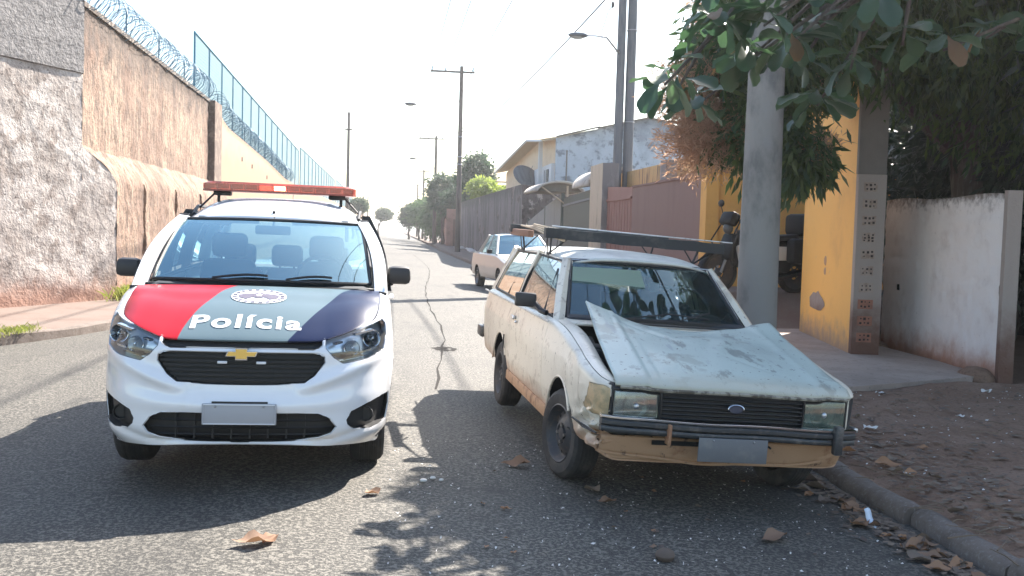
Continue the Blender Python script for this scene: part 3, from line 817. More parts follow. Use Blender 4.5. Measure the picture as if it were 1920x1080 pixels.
def build_wagon():
    car = empty('old_station_wagon', label='battered cream station wagon with a buckled bonnet and a black beam on its roof', cat='car')
    NU, NV = 380, 40
    keys = [(0, 0, .30, .745), (.5, .005, .30, .745), (.69, .025, .30, .752), (.765, .075, .31, .765), (.800, .18, .33, .79), (.815, .42, .34, .83), (.822, 1.25, .34, .955), (.825, 2.8, .34, .965), (.82, 4.15, .36, .965), (.79, 4.45, .38, .95), (.70, 4.53, .38, .94), (0, 4.55, .38, .94)]
    P, half, full = wall_surface(keys, NU, NV, ([.28, .31, .36, .43, .46, .50, .75], [.14, .10, .075, .07, .03, .0, .0]), ([.33, .38, .50, .70, .78, .86, .97], [.05, .02, .0, -.012, -.012, .006, .03]), .045)
    # bent corner of the left wing and dents
    def dents(P):
        x, y, z = P[..., 0], P[..., 1], P[..., 2]
        k = np.exp(-((y - .16) / .24) ** 2 - ((z - .45) / .12) ** 2) * (x < -.5)
        w = np.sin(y * 43 + z * 31) * .5 + np.sin(z * 67 + y * 19 + 1.3) * .5
        w = w + np.abs(np.sin(y * 30 - z * 38)) * 1.0 - .5
        P[..., 0] += k * (.045 + .040 * w); P[..., 1] += k * (.03 * np.sin(z * 52 + y * 22) + .02)
        k2 = np.exp(-((y - 2.6) / .5) ** 2 - ((z - .62) / .12) ** 2) * (x < -.5); P[..., 0] += k2 * .012
        k3 = np.exp(-((y - .62) / .12) ** 2 - ((z - .8) / .05) ** 2) * (x < -.5); P[..., 0] += k3 * .012
        return P
    P = dents(P)
    nU = len(full); S = Surf(P, nU, NV)
    front = lambda V: V[:, 1] < .45
    hl = [(.435, .548), (.44, .715), (.70, .722), (.705, .545)]
    for sg in (-1, 1):
        pl = [(a * sg, b_) for a, b_ in hl]
        fs = S.cut(pl, (0, 2), front)
        h = empty('headlight'); h.parent = car
        V, F = S.mesh_of(fs, (0, .05, 0)); b = MB(); b.add(V, F); rm = S.rim(fs, (0, .05, 0)); b.add(rm.v, rm.f); b.build('housing', 'lamp_dark', h)
        b = MB(); b.bbox((sg * .57, .028, .632), (.258, .012, .162), .005); b.build('lens', 'old_lens' if sg < 0 else 'old_lens_green', h)
        b = MB(); b.lathe([(.01, .03), (.05, .026), (.075, .012), (.08, -.002)], (sg * .57, .035, .632), 'y', 22); b.add(*(lambda m_: (m_.v, m_.f))(MB().bbox((sg * .57, .062, .632), (.25, .008, .155), .003)))
        b.ball((sg * .57, .03, .632), .02, 8, 6)
        b.build('reflector', 'dull_chrome', h)
        for k in range(9):
            pass
    # indicator lamps wrap the corner
    for sg, m_ in ((-1, 'amber_old'), (1, 'lamp_dark')):
        pl = [(a * sg, b_) for a, b_ in ((.722, .555), (.722, .722), (.758, .735), (.812, .73), (.812, .60), (.80, .555))]
        fs = S.cut(pl, (0, 2), lambda V: V[:, 1] < .26)
        V, F = S.mesh_of(fs, (0, .004, 0)); b = MB(); b.add(V, F); o = b.build('indicator_lamp', m_, car)
        rm = S.rim(fs, (-.02 * sg, .03, 0)); rm.build('lamp_seat', 'black_trim', o)
    # grille
    gr = empty('grille'); gr.parent = car
    pl = [(-.425, .535), (-.425, .728), (.425, .728), (.425, .535)]
    fs = S.cut(pl, (0, 2), front); V, F = S.mesh_of(fs, (0, .04, 0)); b = MB(); b.add(V, F); rm = S.rim(fs, (0, .04, 0)); b.add(rm.v, rm.f); b.build('grille_back', 'black_trim', gr)
    for k in range(8):
        zz = .548 + .0235 * k; b = MB(); b.bbox((0, .016, zz), (.845, .022, .0065), .002, Matrix.Rotation(R(-25), 3, 'X')); b.build('slat', 'grille_grey', gr)
    b = MB(); b.lathe([(0.0001, -.012), (.030, -.012), (.034, -.004), (.034, .004)], (0, 0, 0), 'y', 28); b.v = [(x * 1.35 + .01, y - .003, z_ * .78 + .647) for x, y, z_ in b.v]; b.build('emblem', 'emblem_dark', gr)
    b = MB(); b.path([(.01 + .047 * math.cos(q), -.017, .647 + .026 * math.sin(q)) for q in np.linspace(R(-5), R(185), 18)], .0032, 5); b.build('emblem_rim', 'chrome', gr)
    # wheel arches and wheels
    WF, WR, WRAD = .86, 3.28, .345
    for sg in (1, -1):
        for wy in (WF, WR):
            pl = [(wy + WRAD * math.cos(a), .30 + WRAD * math.sin(a) * (1.0 if math.sin(a) > 0 else 1.4)) for a in np.linspace(0, 2 * math.pi, 44, endpoint=False)]
            fs = S.cut(pl, (1, 2), lambda V, sg=sg: V[:, 0] * sg > .5)
            rm = S.rim(fs, (-.24 * sg, 0, 0)); b = MB(); b.add(rm.v, rm.f); V, F = S.mesh_of(fs, (-.24 * sg, 0, 0)); b.add(V, F); b.build('wheel_arch', 'black', car)
            b = MB(); b.path([(sg * (.826 + (.0 if a < 2.6 else 0)), wy + (WRAD + .004) * math.cos(a), .30 + (WRAD + .004) * math.sin(a)) for a in np.linspace(R(12), R(148), 24)], .008, 5); b.build('arch_lip', 'wagon_paint', car)
            st = R(12) if wy == WF else 0
            wheel(car, sg * (.80 - .075), wy, .285, .285, .165, sg, rimmat='rim_dark', steer=st, tyre_mat='tyre_old')
    live = np.where(S.live)[0]; fc = S.V[S.F[live]].mean(1); py, pz = fc[:, 1], fc[:, 2]
    reg = np.where((py < .30) & (pz < .455) & (np.abs(fc[:, 0]) < .73), 1, np.where(py < 1.44, 0, np.where(py < 2.84, 2, np.where(py < 4.40, 3, 4))))
    reg = np.where((py < .13) & (pz > .455) & (np.abs(fc[:, 0]) < .72), 5, reg)
    for k, nm in enumerate(('fender', 'front_valance', 'door', 'rear_quarter', 'tailgate', 'front_panel')):
        for sg in ((0,) if k in (1, 4, 5) else (-1, 1)):
            sel = live[(reg == k) & ((sg == 0) | (np.sign(fc[:, 0]) == sg))]
            V, F = S.mesh_of(sel)
            o = panel(nm, V, F, 'valance_rust' if k == 1 else ('black_trim' if k == 5 else 'wagon_paint'), car, groove=.005, depth=.003)
            if nm == 'door':
                b = MB(); b.bbox((sg * .843, 2.66, .845), (.02, .13, .03), .008); b.ball((sg * .84, 2.52, .82), .013, 8, 5); b.build('door_handle', 'dull_chrome', o)
            if nm == 'fender' and sg < 0:
                b = MB(); b.path([(-.835, .42 + .1 * q, .475 + .004 * math.sin(q * 3)) for q in range(1)] + [(-.79, .02, .47), (-.815, .22, .462), (-.825, .45, .47)], .006, 5); b.build('crease', 'black_trim', o)
            if nm == 'rear_quarter' and sg < 0:
                b = MB(); b.bbox((-.842, 3.02, .60), (.012, .02, .12), .004); b.build('rust_gap', 'black_trim', o)
    # sills
    for sg in (-1, 1):
        b = MB(); b.bbox((sg * .785, 2.07, .335), (.06, 1.72, .09), .015); b.build('sill', 'sill_rust', car)
        b = MB(); b.path([(sg * .838, y, .952 + .004 * math.sin(y)) for y in np.linspace(1.30, 4.3, 20)], .008, 5); b.build('chrome_strip', 'dull_chrome', car)
    # fender tops: flat strip beside the bonnet
    T = P[:, -1]; c = nU // 2
    for sg in (-1, 1):
        row = [T[i] for i in range(nU) if .04 < T[i][1] < 1.42 and np.sign(T[i][0]) == sg and abs(T[i][0]) > .66]
        row = sorted(row, key=lambda p: p[1]); b = MB(); vs = []; n = len(row)
        for p in row:
            w_ = .085 + .03 * min(1, p[1]); rs = [0, .3, .65, 1]
            vs += [(p[0] - sg * w_ * r_, p[1], p[2] + .006 * math.sin(math.pi * r_) - (.012 if r_ == 1 else 0)) for r_ in rs] + [(p[0] - sg * (w_ + .004), p[1], p[2] - .10)]
        b.add(vs, [(i * 5 + j, (i + 1) * 5 + j, (i + 1) * 5 + j + 1, i * 5 + j + 1) for i in range(n - 1) for j in range(4)]); b.build('fender_top', 'wagon_paint', car)
    # engine bay glimpsed through the gap
    b = MB(); b.box((0, .75, .55), (1.36, 1.35, .04)); b.box((0, 1.42, .72), (1.36, .04, .42))
    b.build('engine_bay', 'black', car)
    b = MB(); b.bbox((-.35, .7, .70), (.4, .5, .22), .03); b.tube((-.62, .5, .72), (-.55, 1.25, .86), .022); b.tube((-.6, 1.1, .80), (-.3, .9, .84), .015); b.bbox((-.57, 1.0, .78), (.13, .2, .14), .02); b.ball((-.6, .82, .80), .045); b.build('engine', 'engine_grey', car)
    # bonnet: buckled, lifted at both rear corners
    def hood(u, v_):
        s = u * 2 - 1; t = v_
        xl = -.70 + .12 * t ** 1.1; xr = .73 + .045 * t
        x = xl + (xr - xl) * u
        yr = 1.22 + .10 * abs(s) ** 2.2
        y = -.012 + (yr + .012) * t + .035 * (abs(s) ** 3) * (1 - t)
        zc = .775 + .205 * t ** .95
        lift = (.122 * max(0, -s) ** 2.4 + .045 * max(0, s) ** 2.0) * t ** 1.6
        z_ = zc + lift + .028 * (1 - s * s) * math.sin(math.pi * t ** .8) * 1.0 - .010 * abs(s) * (1 - t)
        for cx in (-.70, .74):                 # pressed ridges
            z_ += .009 / (1 + math.exp(-(abs(s) - .72) * 60)) * .5
        z_ += .010 * math.sin(4.2 * x + 6 * y) * math.sin(3.1 * y + 1) * t + .004 * math.sin(17 * x + 2) * math.sin(11 * y) * (.3 + t * .7)
        z_ -= .02 * math.exp(-((x - .1) / .35) ** 2 - ((t - .93) / .12) ** 2)
        z_ -= .006 * s * (1 - t)
        z_ += .016 * max(0, 1 - abs(x - .18 - .5 * (y - .7)) / .10) * max(0, 1 - abs(y - .75) / .45) - .012 * max(0, 1 - abs(x + .2 + .8 * (y - .9)) / .07) * max(0, 1 - abs(y - .95) / .3)
        z_ += .008 * max(0, 1 - abs(s + .74) / .03) + .006 * max(0, 1 - abs(s - .78) / .03)
        d1 = x + .46 - .10 * t; z_ += .007 * max(0, 1 - abs(d1) / .012) - .010 * max(0, 1 - abs(x - .25 + .9 * (y - .35)) / .05) * max(0, 1 - abs(y - .35) / .22)
        z_ += .014 * max(0, .5 - abs((x * 2.1 + y * 1.3) % 1 - .5)) * max(0, 1 - abs(y - 1.05) / .35) * (1 - .3 * s)
        if t < .06: z_ -= .030 * (1 - t / .06) ** 2
        return Vector((x, y, z_))
    b = MB(); b.grid(hood, 70, 60); hd = b.build('bonnet', 'wagon_hood', car, solid=.012, smooth=60)
    b = MB(); b.path([hood(u, 0) + Vector((0, .004, -.012)) for u in np.linspace(.02, .98, 24)], .011, 6); b.build('bonnet_lip', 'lip_grime', hd)
    b = MB(); b.path([hood(u, .0) + Vector((0, .03, -.032)) for u in np.linspace(.03, .97, 24)], .014, 6); b.build('shadow_gap', 'black_trim', car)
    # cowl and bulkhead
    b = MB(); b.grid(lambda u, v_: Vector(((u * 2 - 1) * .70, 1.26 + .22 * v_, .955 + .02 * v_)), 12, 3); b.build('cowl', 'wagon_paint', car, solid=.01)
    b = MB(); b.bbox((0, 1.30, .978), (1.0, .05, .012), .004); b.build('air_vent', 'black_trim', car)
    # bumper: chrome strip over a dark blade, sagging to the right
    bp = empty('front_bumper'); bp.parent = car
    def by(x): return -.075 + .09 * (abs(x) / .78) ** 6
    def bz(x): return .525 - .012 * x
    for nm, dz, hh, dd, m_ in (('chrome_strip', .040, .019, .020, 'chrome'), ('blade', .010, .036, .022, 'bumper_dark'), ('blade', -.028, .030, .012, 'bumper_dark'), ):
        b = MB(); vs = []; n = 30
        for k in range(n + 1):
            x = -.77 + 1.54 * k / n; y = by(x); z_ = bz(x) + dz + .003 * math.sin(x * 9)
            if x > .60: z_ -= .01 * (x - .6) / .17
            vs += [(x, y + .04, z_ - hh / 2), (x, y + .0, z_ - hh / 2), (x, y - dd * .4, z_ - hh * .25), (x, y - dd * .4, z_ + hh * .25), (x, y + .0, z_ + hh / 2), (x, y + .04, z_ + hh / 2)]
        b.add(vs, [(k * 6 + j, k * 6 + (j + 1) % 6, (k + 1) * 6 + (j + 1) % 6, (k + 1) * 6 + j) for k in range(n) for j in range(6)] + [(5, 4, 3, 2, 1, 0), tuple(n * 6 + j for j in range(6))]); b.build(nm, m_, bp)
    for x in (-.52, .62):
        if x > 0:
            b = MB(); b.bbox((x, by(x) - .02, .505), (.055, .05, .17), .015); b.build('overrider', 'bumper_dark', bp)
    b = MB(); b.bbox((-.40, by(.4) - .002, .50), (.02, .06, .115), .005); b.build('bracket', 'valance_rust', bp)
    b = MB(); b.bbox((.785, .10, .55), (.03, .15, .03), .01); b.build('end_cap', 'dull_chrome', bp)
    b = MB(); b.path([(.70, -.0, .49), (.775, .03, .487), (.80, .16, .485)], .007, 5); b.build('trim_strip', 'chrome', bp)
    # valance below, rusty, bowed
    b = MB()
    def val(u, v_):
        x = -.74 + 1.48 * u; dr = .045 * (1 - (2 * u - 1) ** 2)
        return Vector((x, .035 + .06 * (abs(2 * u - 1) ** 3) + .03 * v_ ** 2, .455 - (.10 + dr) * v_ + .006 * math.sin(x * 11)))
    b.grid(val, 40, 6); va = b.build('lower_apron', 'valance_rust', car, solid=.012)
    b = MB(); b.path([val(u, 1) for u in np.linspace(0, 1, 30)], .009, 6); b.build('apron_lip', 'valance_rust', va)
    b = MB(); b.box((-.25, .02, .43), (.42, .01, .025)); b.build('air_slot', 'black', va)
    b = MB(); b.bbox((-.03, -.115, .43), (.41, .008, .135), .003); pl = b.build('number_plate', 'plate_dark', car)
    for x in (-.15, .09): b = MB(); b.ball((x, -.120, .485), .006, 8, 5); b.build('bolt', 'steel', pl)
    b = MB(); b.tube((-.1, -.1, .45), (-.1, .05, .46), .006); b.tube((.2, -.1, .45), (.2, .05, .46), .006); b.build('plate_bracket', 'black_trim', car)
    # ------------------------------------------------ greenhouse
    def wsf(s, t):
        return Vector((s * (.69 - .125 * t), 1.50 + .56 * t - .11 * (1 - s * s) * (1 - .2 * t), .965 + .415 * t + .012 * (1 - s * s)))
    b = MB(); b.grid(lambda u, v_: wsf((u * 2 - 1) * .955, .035 + v_ * .92), 20, 10); ws = b.build('windscreen', 'windscreen_old', car)
    ring = [wsf((k / 12 * 2 - 1) * .955, .035) for k in range(13)] + [wsf(.955, .035 + k / 8 * .92) for k in range(1, 9)] + [wsf((1 - k / 12 * 2) * .955, .955) for k in range(1, 13)] + [wsf(-.955, .955 - k / 8 * .92) for k in range(1, 8)]
    b = MB(); b.path(ring, .017, 6, closed=True); b.build('rubber_seal', 'black_trim', ws)
    b = MB(); b.path([p * 1.0 + Vector((0, -.014, .006)) for p in ring[13:36]], .004, 4); b.build('chrome_strip', 'dull_chrome', ws)
    for pts in ([wsf(-.35, .04), wsf(.1, .14), wsf(.55, .10)], [wsf(.2, .05), wsf(.6, .2), wsf(.86, .05)][:2]):
        b = MB(); b.path([p + Vector((0, -.03, .015)) for p in pts], .006, 5); b.build('wiper', 'black_trim', car)
    def roofz(x, y): return 0
    def roof(u, v_):
        s = u * 2 - 1; y = 2.02 + (4.22 - 2.02) * v_ - .10 * (1 - s * s) * (1 - v_)
        hw = .575 + .04 * math.sin(math.pi * v_) - .02 * v_
        zt = 1.40 + .052 * math.sin(math.pi * .5 * min(1, v_ / .22)) - .03 * max(0, v_ - .55) / .45
        zz = zt - .055 * abs(s) ** 4 - .012 * s * s
        return Vector((s * hw, y, zz))
    b = MB(); b.grid(roof, 34, 34); rf = b.build('roof', 'wagon_roof', car, solid=.018)
    for sg in (-1, 1):
        b = MB(); b.path([roof(.5 + sg * .5, v_) + Vector((sg * .008, 0, -.012)) for v_ in np.linspace(0, 1, 20)], .011, 6); b.build('rain_gutter', 'wagon_paint', rf)
    posts = [((.745, 1.44, .96), (.572, 2.05, 1.365), .034), ((.775, 2.84, .965), (.615, 2.84, 1.39), .035), ((.745, 4.28, .965), (.585, 4.04, 1.375), .07)]
    for sg in (-1, 1):
        for k, (B_, T_, w_) in enumerate(posts):
            B = Vector((B_[0] * sg, B_[1], B_[2] - .03)); T2 = Vector((T_[0] * sg, T_[1], T_[2] + .01)); b = MB()
            out = Vector((sg * .014, 0, .004)); inn = Vector((-sg * .03, 0, -.01)); d = Vector((0, w_, 0))
            if k == 0: d = Vector((sg * .016, .028, 0)); out = Vector((sg * .012, -.012, .006))
            vs = [];
            for p in (B, B.lerp(T2, .5) + Vector((sg * .012, 0, .0)), T2): vs += [p - d + out, p + d + out, p + d + inn, p - d + inn]
            b.add(vs, [(q * 4 + j, q * 4 + (j + 1) % 4, (q + 1) * 4 + (j + 1) % 4, (q + 1) * 4 + j) for q in range(2) for j in range(4)] + [(3, 2, 1, 0), (8, 9, 10, 11)]); b.build('pillar', 'wagon_paint', car, smooth=25)
        (B0, T0, _), (B1, T1, _), (B2, T2_, _) = posts
        def gl(Ba, Bb, Ta, Tb, u, v_):
            p = Vector(Ba).lerp(Vector(Bb), u).lerp(Vector(Ta).lerp(Vector(Tb), u), v_); return Vector((sg * (p.x + .012 * math.sin(math.pi * v_)), p.y, p.z))
        for (Ba, Bb, Ta, Tb) in ((B0, B1, T0, T1), (B1, B2, T1, T2_)):
            b = MB(); b.grid(lambda u, v_: gl(Ba, Bb, Ta, Tb, .03 + .94 * u, .02 + .95 * v_), 8, 5); w = b.build('side_window', 'side_glass_clear', car)
            rg = [gl(Ba, Bb, Ta, Tb, *q) + Vector((sg * .006, 0, 0)) for q in [(.03, .03), (.5, .03), (.97, .03), (.97, .5), (.97, .96), (.5, .96), (.03, .96), (.03, .5)]]
            b = MB(); b.path(rg, .010, 5, closed=True); b.build('seal', 'black_trim', w)
        b = MB(); b.tube(gl(B1, B2, T1, T2_, .42, .02), gl(B1, B2, T1, T2_, .42, .97), .009, n=6); b.build('window_divider', 'black_trim', car)
        b = MB(); A_ = gl(B0, B1, T0, T1, .30, .03); C_ = gl(B0, B1, T0, T1, .18, .80); b.tube(A_, C_, .009, n=6); b.tube(gl(B0, B1, T0, T1, .06, .05), C_, .007, n=6); b.build('quarter_light_frame', 'black_trim', car)
    # door mirror: left one is what shows
    for sg in (-1,):
        b = MB(); b.bbox((sg * .90, 1.86, 1.055), (.16, .055, .105), .018, Matrix.Rotation(sg * R(10), 3, 'Z')); b.path([(sg * .83, 1.84, 1.03), (sg * .80, 1.76, .99), (sg * .77, 1.70, .98)], .022, 6); mo = b.build('door_mirror', 'mirror_black', car)
        b = MB(); b.box((sg * .90, 1.89, 1.055), (.13, .006, .08)); b.build('mirror_glass', 'chrome', mo)
    # tailgate pillars
    b = MB(); b.grid(lambda u, v_: Vector(((u * 2 - 1) * (.66 - .12 * v_), 4.46 - .25 * v_, .96 + .40 * v_)), 10, 4); b.build('rear_window', 'side_glass_clear', car)
    for sg in (-1, 1):
        b = MB(); b.tube((sg * .72, 4.44, .94), (sg * .57, 4.19, 1.38), .04, n=6); b.build('pillar', 'wagon_paint', car)
    b = MB(); b.bbox((0, 4.60, .52), (1.62, .08, .12), .03); b.bbox((-.82, 4.5, .52), (.05, .26, .11), .02); b.bbox((.82, 4.5, .52), (.05, .26, .11), .02); b.build('rear_bumper', 'bumper_dark', car)
    b = MB(); b.box((0, 2.3, .33), (1.3, 4.1, .06)); b.box((0, 3.9, .55), (1.5, .9, .3)); b.box((0, 2.2, .45), (1.5, 1.6, .1)); b.build('underbody', 'black', car)
    b = MB(); b.bbox((0, 1.62, .90), (1.36, .40, .20), .05); b.bbox((.34, 1.70, 1.0), (.40, .18, .08), .03); b.build('dashboard', 'interior_dark', car)
    seat(car, -.36, 2.2, .46, 'interior_brown', head=False); seat(car, .36, 2.2, .46, 'interior_brown')
    b = MB(); b.bbox((0, 3.1, .55), (1.25, .5, .18), .05); b.bbox((0, 3.42, .82), (1.25, .14, .5), .05); b.build('rear_bench', 'interior_brown', car)
    steering(car, (.34, 1.88, 1.05), .19)
    b = MB(); b.bbox((.0, 2.00, 1.31), (.20, .02, .055), .01); b.tube((0, 2.0, 1.32), (0, 2.06, 1.38), .006); b.build('rear_view_mirror', 'old_white', car)
    # pale green translucent sheet just outside the screen, dark visor behind it
    b = MB(); b.grid(lambda u, v_: wsf(-.93 + .86 * u, .60 + .235 * v_ - .05 * u * (1 - v_)) + Vector((0, -.008, .006)), 8, 3); b.build('screen_sheet', 'sheet_pale_green', car)
    b = MB(); b.grid(lambda u, v_: wsf(-.90 + .80 * u, .85 + .10 * v_ - .04 * u) + Vector((0, .03, -.01)), 8, 3); b.build('sun_visor', 'interior_dark', car)
    b = MB(); b.bbox((.28, 2.5, 1.08), (.09, .05, .28), .02); b.bbox((.40, 2.55, 1.05), (.13, .06, .30), .02); b.build('hanging_clothes', 'cloth_pale', car)
    # ------------------------------------------------ roof rack with its beam
    rk = empty('roof_rack'); rk.parent = car
    b = MB(); n = 12; vs = []
    for k in range(n + 1):
        x = -.66 + 1.52 * k / n; z_ = 1.555 - .020 * k / n + .004 * math.sin(k * 2.1); y = 2.52
        vs += [(x, y - .03, z_ - .042), (x, y - .03, z_ + .040), (x, y + .045, z_ + .042), (x, y + .045, z_ - .040)]
    b.add(vs, [(k * 4 + j, k * 4 + (j + 1) % 4, (k + 1) * 4 + (j + 1) % 4, (k + 1) * 4 + j) for k in range(n) for j in range(4)] + [(3, 2, 1, 0), tuple(n * 4 + j for j in range(4))]); b.build('beam', 'beam_black', rk, smooth=20)
    b = MB(); b.bbox((.16, 2.51, 1.601), (1.54, .022, .012), .004, Matrix.Rotation(R(.8), 3, 'Y')); b.build('beam_strip', 'dull_chrome', rk)
    b = MB(); b.bbox((-.70, 3.35, 1.535), (.05, .9, .06), .01); b.build('side_rail', 'old_wood', rk)
    b = MB(); b.bbox((.02, 3.72, 1.57), (1.52, .06, .075), .01); b.build('rear_beam', 'beam_black', rk)
    b = MB(); b.bbox((.70, 3.1, 1.53), (.04, 1.2, .05), .01); b.build('side_rail', 'beam_black', rk)
    for x, y in ((-.60, 2.55), (.66, 2.55), (-.62, 3.70), (.64, 3.70), (.80, 2.55)):
        b = MB(); sx = 1 if x > 0 else -1
        b.tube((x, y, 1.52), (sx * .60, y - .02, 1.385), .008, n=6); b.tube((x - sx * .14, y, 1.52), (sx * .60, y - .02, 1.40), .006, n=5); b.tube((x + sx * .02, y + .05, 1.55), (sx * .615, y + .03, 1.375), .005, n=5); b.bbox((sx * .605, y, 1.375), (.02, .07, .05), .004)
        b.build('clamp', 'black_trim', rk)
    for k in range(4):
        b = MB(); b.path([(-.66 + .03 * k, 3.6 - .1 * k, 1.60), (-.64, 3.1, 1.58 + .012 * k), (-.60 + .02 * k, 2.62, 1.53 + .02 * k), (-.50, 2.50, 1.50)], .009, 6); b.build('rope', 'rope_beige', rk)
    b = MB()
    for x in (-.64, -.60, -.55): b.path([(x, 2.50, 1.60), (x - .01, 2.47, 1.5), (x - .02, 2.48, 1.40), (x - .035, 2.45, 1.33)], .003, 4)
    b.build('tie_wire', 'black_trim', rk)
    return car
# ================================================================== small saloon further back
def build_saloon():
    car = empty('parked_saloon', label='small pale saloon with a light blue roof parked behind the old wagon', cat='car')
    keys = [(0, 0, .28, .70), (.5, .01, .28, .70), (.70, .05, .28, .71), (.77, .16, .3, .74), (.79, .5, .3, .80), (.80, 1.2, .3, .90), (.80, 2.8, .3, .92), (.79, 3.6, .32, .92), (.76, 3.82, .34, .90), (.66, 3.90, .34, .88), (0, 3.93, .34, .88)]
    P, half, full = wall_surface(keys, 200, 18, ([.28, .34, .45, .7], [.06, .02, 0, .02]), ([.3, .4, .6, .92], [.03, 0, -.01, .03]), .05)
    nU = len(full); S = Surf(P, nU, 18)
    for sg in (1, -1):
        for wy in (.72, 3.05):
            pl = [(wy + .32 * math.cos(a), .28 + .32 * math.sin(a)) for a in np.linspace(0, 2 * math.pi, 30, endpoint=False)]
            fs = S.cut(pl, (1, 2), lambda V, sg=sg: V[:, 0] * sg > .5)
            rm = S.rim(fs, (-.2 * sg, 0, 0)); b = MB(); b.add(rm.v, rm.f); V, F = S.mesh_of(fs, (-.2 * sg, 0, 0)); b.add(V, F); b.build('wheel_arch', 'black', car)
            wheel(car, sg * .71, wy, .27, .27, .16, sg, rimmat='rim_grey')
    live = np.where(S.live)[0]; fc = S.V[S.F[live]].mean(1); py = fc[:, 1]
    for k, (nm, a, c_) in enumerate((('front_panel', -1, .45), ('fender', .45, 1.2), ('front_door', 1.2, 2.15), ('rear_door', 2.15, 2.95), ('rear_quarter', 2.95, 5))):
        for sg in ((0,) if k == 0 else (-1, 1)):
            V, F = S.mesh_of(live[(py >= a) & (py < c_) & ((sg == 0) | (np.sign(fc[:, 0]) == sg))]); panel(nm, V, F, 'saloon_paint', car)
    T = P[:, -1]; fr = T[T[:, 1] < 1.25]; rr = T[T[:, 1] > 3.1]
    b = MB(); b.grid(lambda u, v_: Vector(((u * 2 - 1) * (.69 + .05 * v_), .02 + 1.18 * v_ + .08 * abs(u * 2 - 1) ** 3 * (1 - v_), .71 + .20 * v_ + .025 * (1 - (u * 2 - 1) ** 2))), 20, 14); b.build('bonnet', 'saloon_paint', car, solid=.01)
    b = MB(); b.grid(lambda u, v_: Vector(((u * 2 - 1) * .76, 3.1 + .8 * v_, .925 + .02 * (1 - (u * 2 - 1) ** 2) - .03 * v_)), 14, 6); b.build('boot_lid', 'saloon_paint', car, solid=.01)
    def roof(u, v_): s = u * 2 - 1; return Vector((s * .54, 1.78 + 1.0 * v_, 1.385 + .035 * math.sin(math.pi * (v_ * .8 + .1)) - .04 * abs(s) ** 4))
    b = MB(); b.grid(roof, 16, 10); b.build('roof', 'saloon_roof', car, solid=.02)
    b = MB(); b.grid(lambda u, v_: Vector(((u * 2 - 1) * (.68 - .15 * v_), 1.20 + .58 * v_ - .08 * (1 - (u * 2 - 1) ** 2), .92 + .45 * v_)), 12, 6); b.build('windscreen', 'windscreen', car)
    b = MB(); b.grid(lambda u, v_: Vector(((u * 2 - 1) * (.66 - .14 * v_), 3.22 - .42 * v_, .93 + .44 * v_)), 12, 6); b.build('rear_window', 'side_glass', car)
    posts = [((.73, 1.16, .90), (.535, 1.80, 1.37)), ((.745, 2.15, .92), (.56, 2.18, 1.385)), ((.745, 2.80, .92), (.56, 2.62, 1.38)), ((.70, 3.25, .92), (.53, 2.80, 1.37))]
    for sg in (-1, 1):
        for k, (B_, T_) in enumerate(posts):
            b = MB(); b.tube((B_[0] * sg, B_[1], B_[2]), (T_[0] * sg, T_[1], T_[2]), .033 if k in (0, 3) else .022, n=6); b.build('pillar', 'saloon_paint', car)
        for (B0, T0), (B1, T1) in zip(posts[:-1], posts[1:]):
            b = MB(); b.grid(lambda u, v_: (lambda p: Vector((p.x * sg, p.y, p.z)))(Vector(B0).lerp(Vector(B1), u).lerp(Vector(T0).lerp(Vector(T1), u), v_)), 3, 3); b.build('side_window', 'side_glass', car)
        b = MB(); b.bbox((sg * .86, 1.42, .98), (.14, .06, .10), .02); b.build('door_mirror', 'mirror_black', car)
    b = MB(); b.box((0, 1.95, .3), (1.3, 3.6, .06)); b.box((0, 2.0, .5), (1.4, 1.7, .3)); b.bbox((-.34, 2.0, .9), (.45, .12, .5), .04); b.bbox((.34, 2.0, .9), (.45, .12, .5), .04); b.bbox((0, 2.85, .85), (1.2, .12, .4), .04); b.build('interior', 'interior_dark', car)
    b = MB(); b.bbox((0, -.03, .42), (1.54, .09, .12), .03); b.bbox((0, 3.95, .45), (1.54, .08, .12), .03); b.build('bumper', 'black_trim', car)
    return car
# ================================================================== materials in use
A = mat
A('asphalt', (.034, .032, .028), rough=.7, spec=.35, layers=[('noise', 48, 3, .46, .60, (.24, .22, .186), (1, 1, 1), .75), ('noise', 150, 2, .46, .62, (.15, .14, .125), (1, 1, 1), .5), ('noise', .35, 5, .5, .62, (.09, .083, .075), (1, .4, 1), .35), ('noise', 90, 2, .60, .70, (.03, .03, .03), (1, 1, 1), .7), ('noise', .5, 4, .45, .75, (.06, .057, .052), (1, 1, 1), .6), ('noise', .9, 3, .55, .7, (.028, .027, .026), (1, .15, 1), .4), ('noise', 1.6, 5, .60, .66, (.03, .029, .028), (1, .6, 1), .45)], bump=[(120, .008, .6), (48, .015, .7)])
A('tar', (.045, .042, .04), rough=.95, spec=.05, bump=[(60, .004, .4)])
A('concrete', (.38, .30, .255), rough=.9, layers=[('noise', 1.3, 6, .4, .7, (.28, .22, .185)), ('noise', 14, 4, .55, .7, (.14, .12, .10), (1, 1, 1), .6)], bump=[(40, .006, .5), (6, .02, .4)])
A('paving', (.165, .122, .10), rough=.9, layers=[('noise', 1.1, 6, .4, .7, (.14, .09, .07)), ('noise', 20, 4, .55, .7, (.18, .15, .12), (1, 1, 1), .6)], bump=[(30, .008, .5)])  # mottled pinkish brown paving for both pavements and the ramp
A('kerb_stone', (.17, .135, .115), rough=.95, layers=[('noise', 5, 6, .4, .7, (.11, .085, .07)), ('noise', 40, 3, .5, .7, (.28, .25, .22), (1, 1, 1), .5)], bump=[(25, .01, .7)])
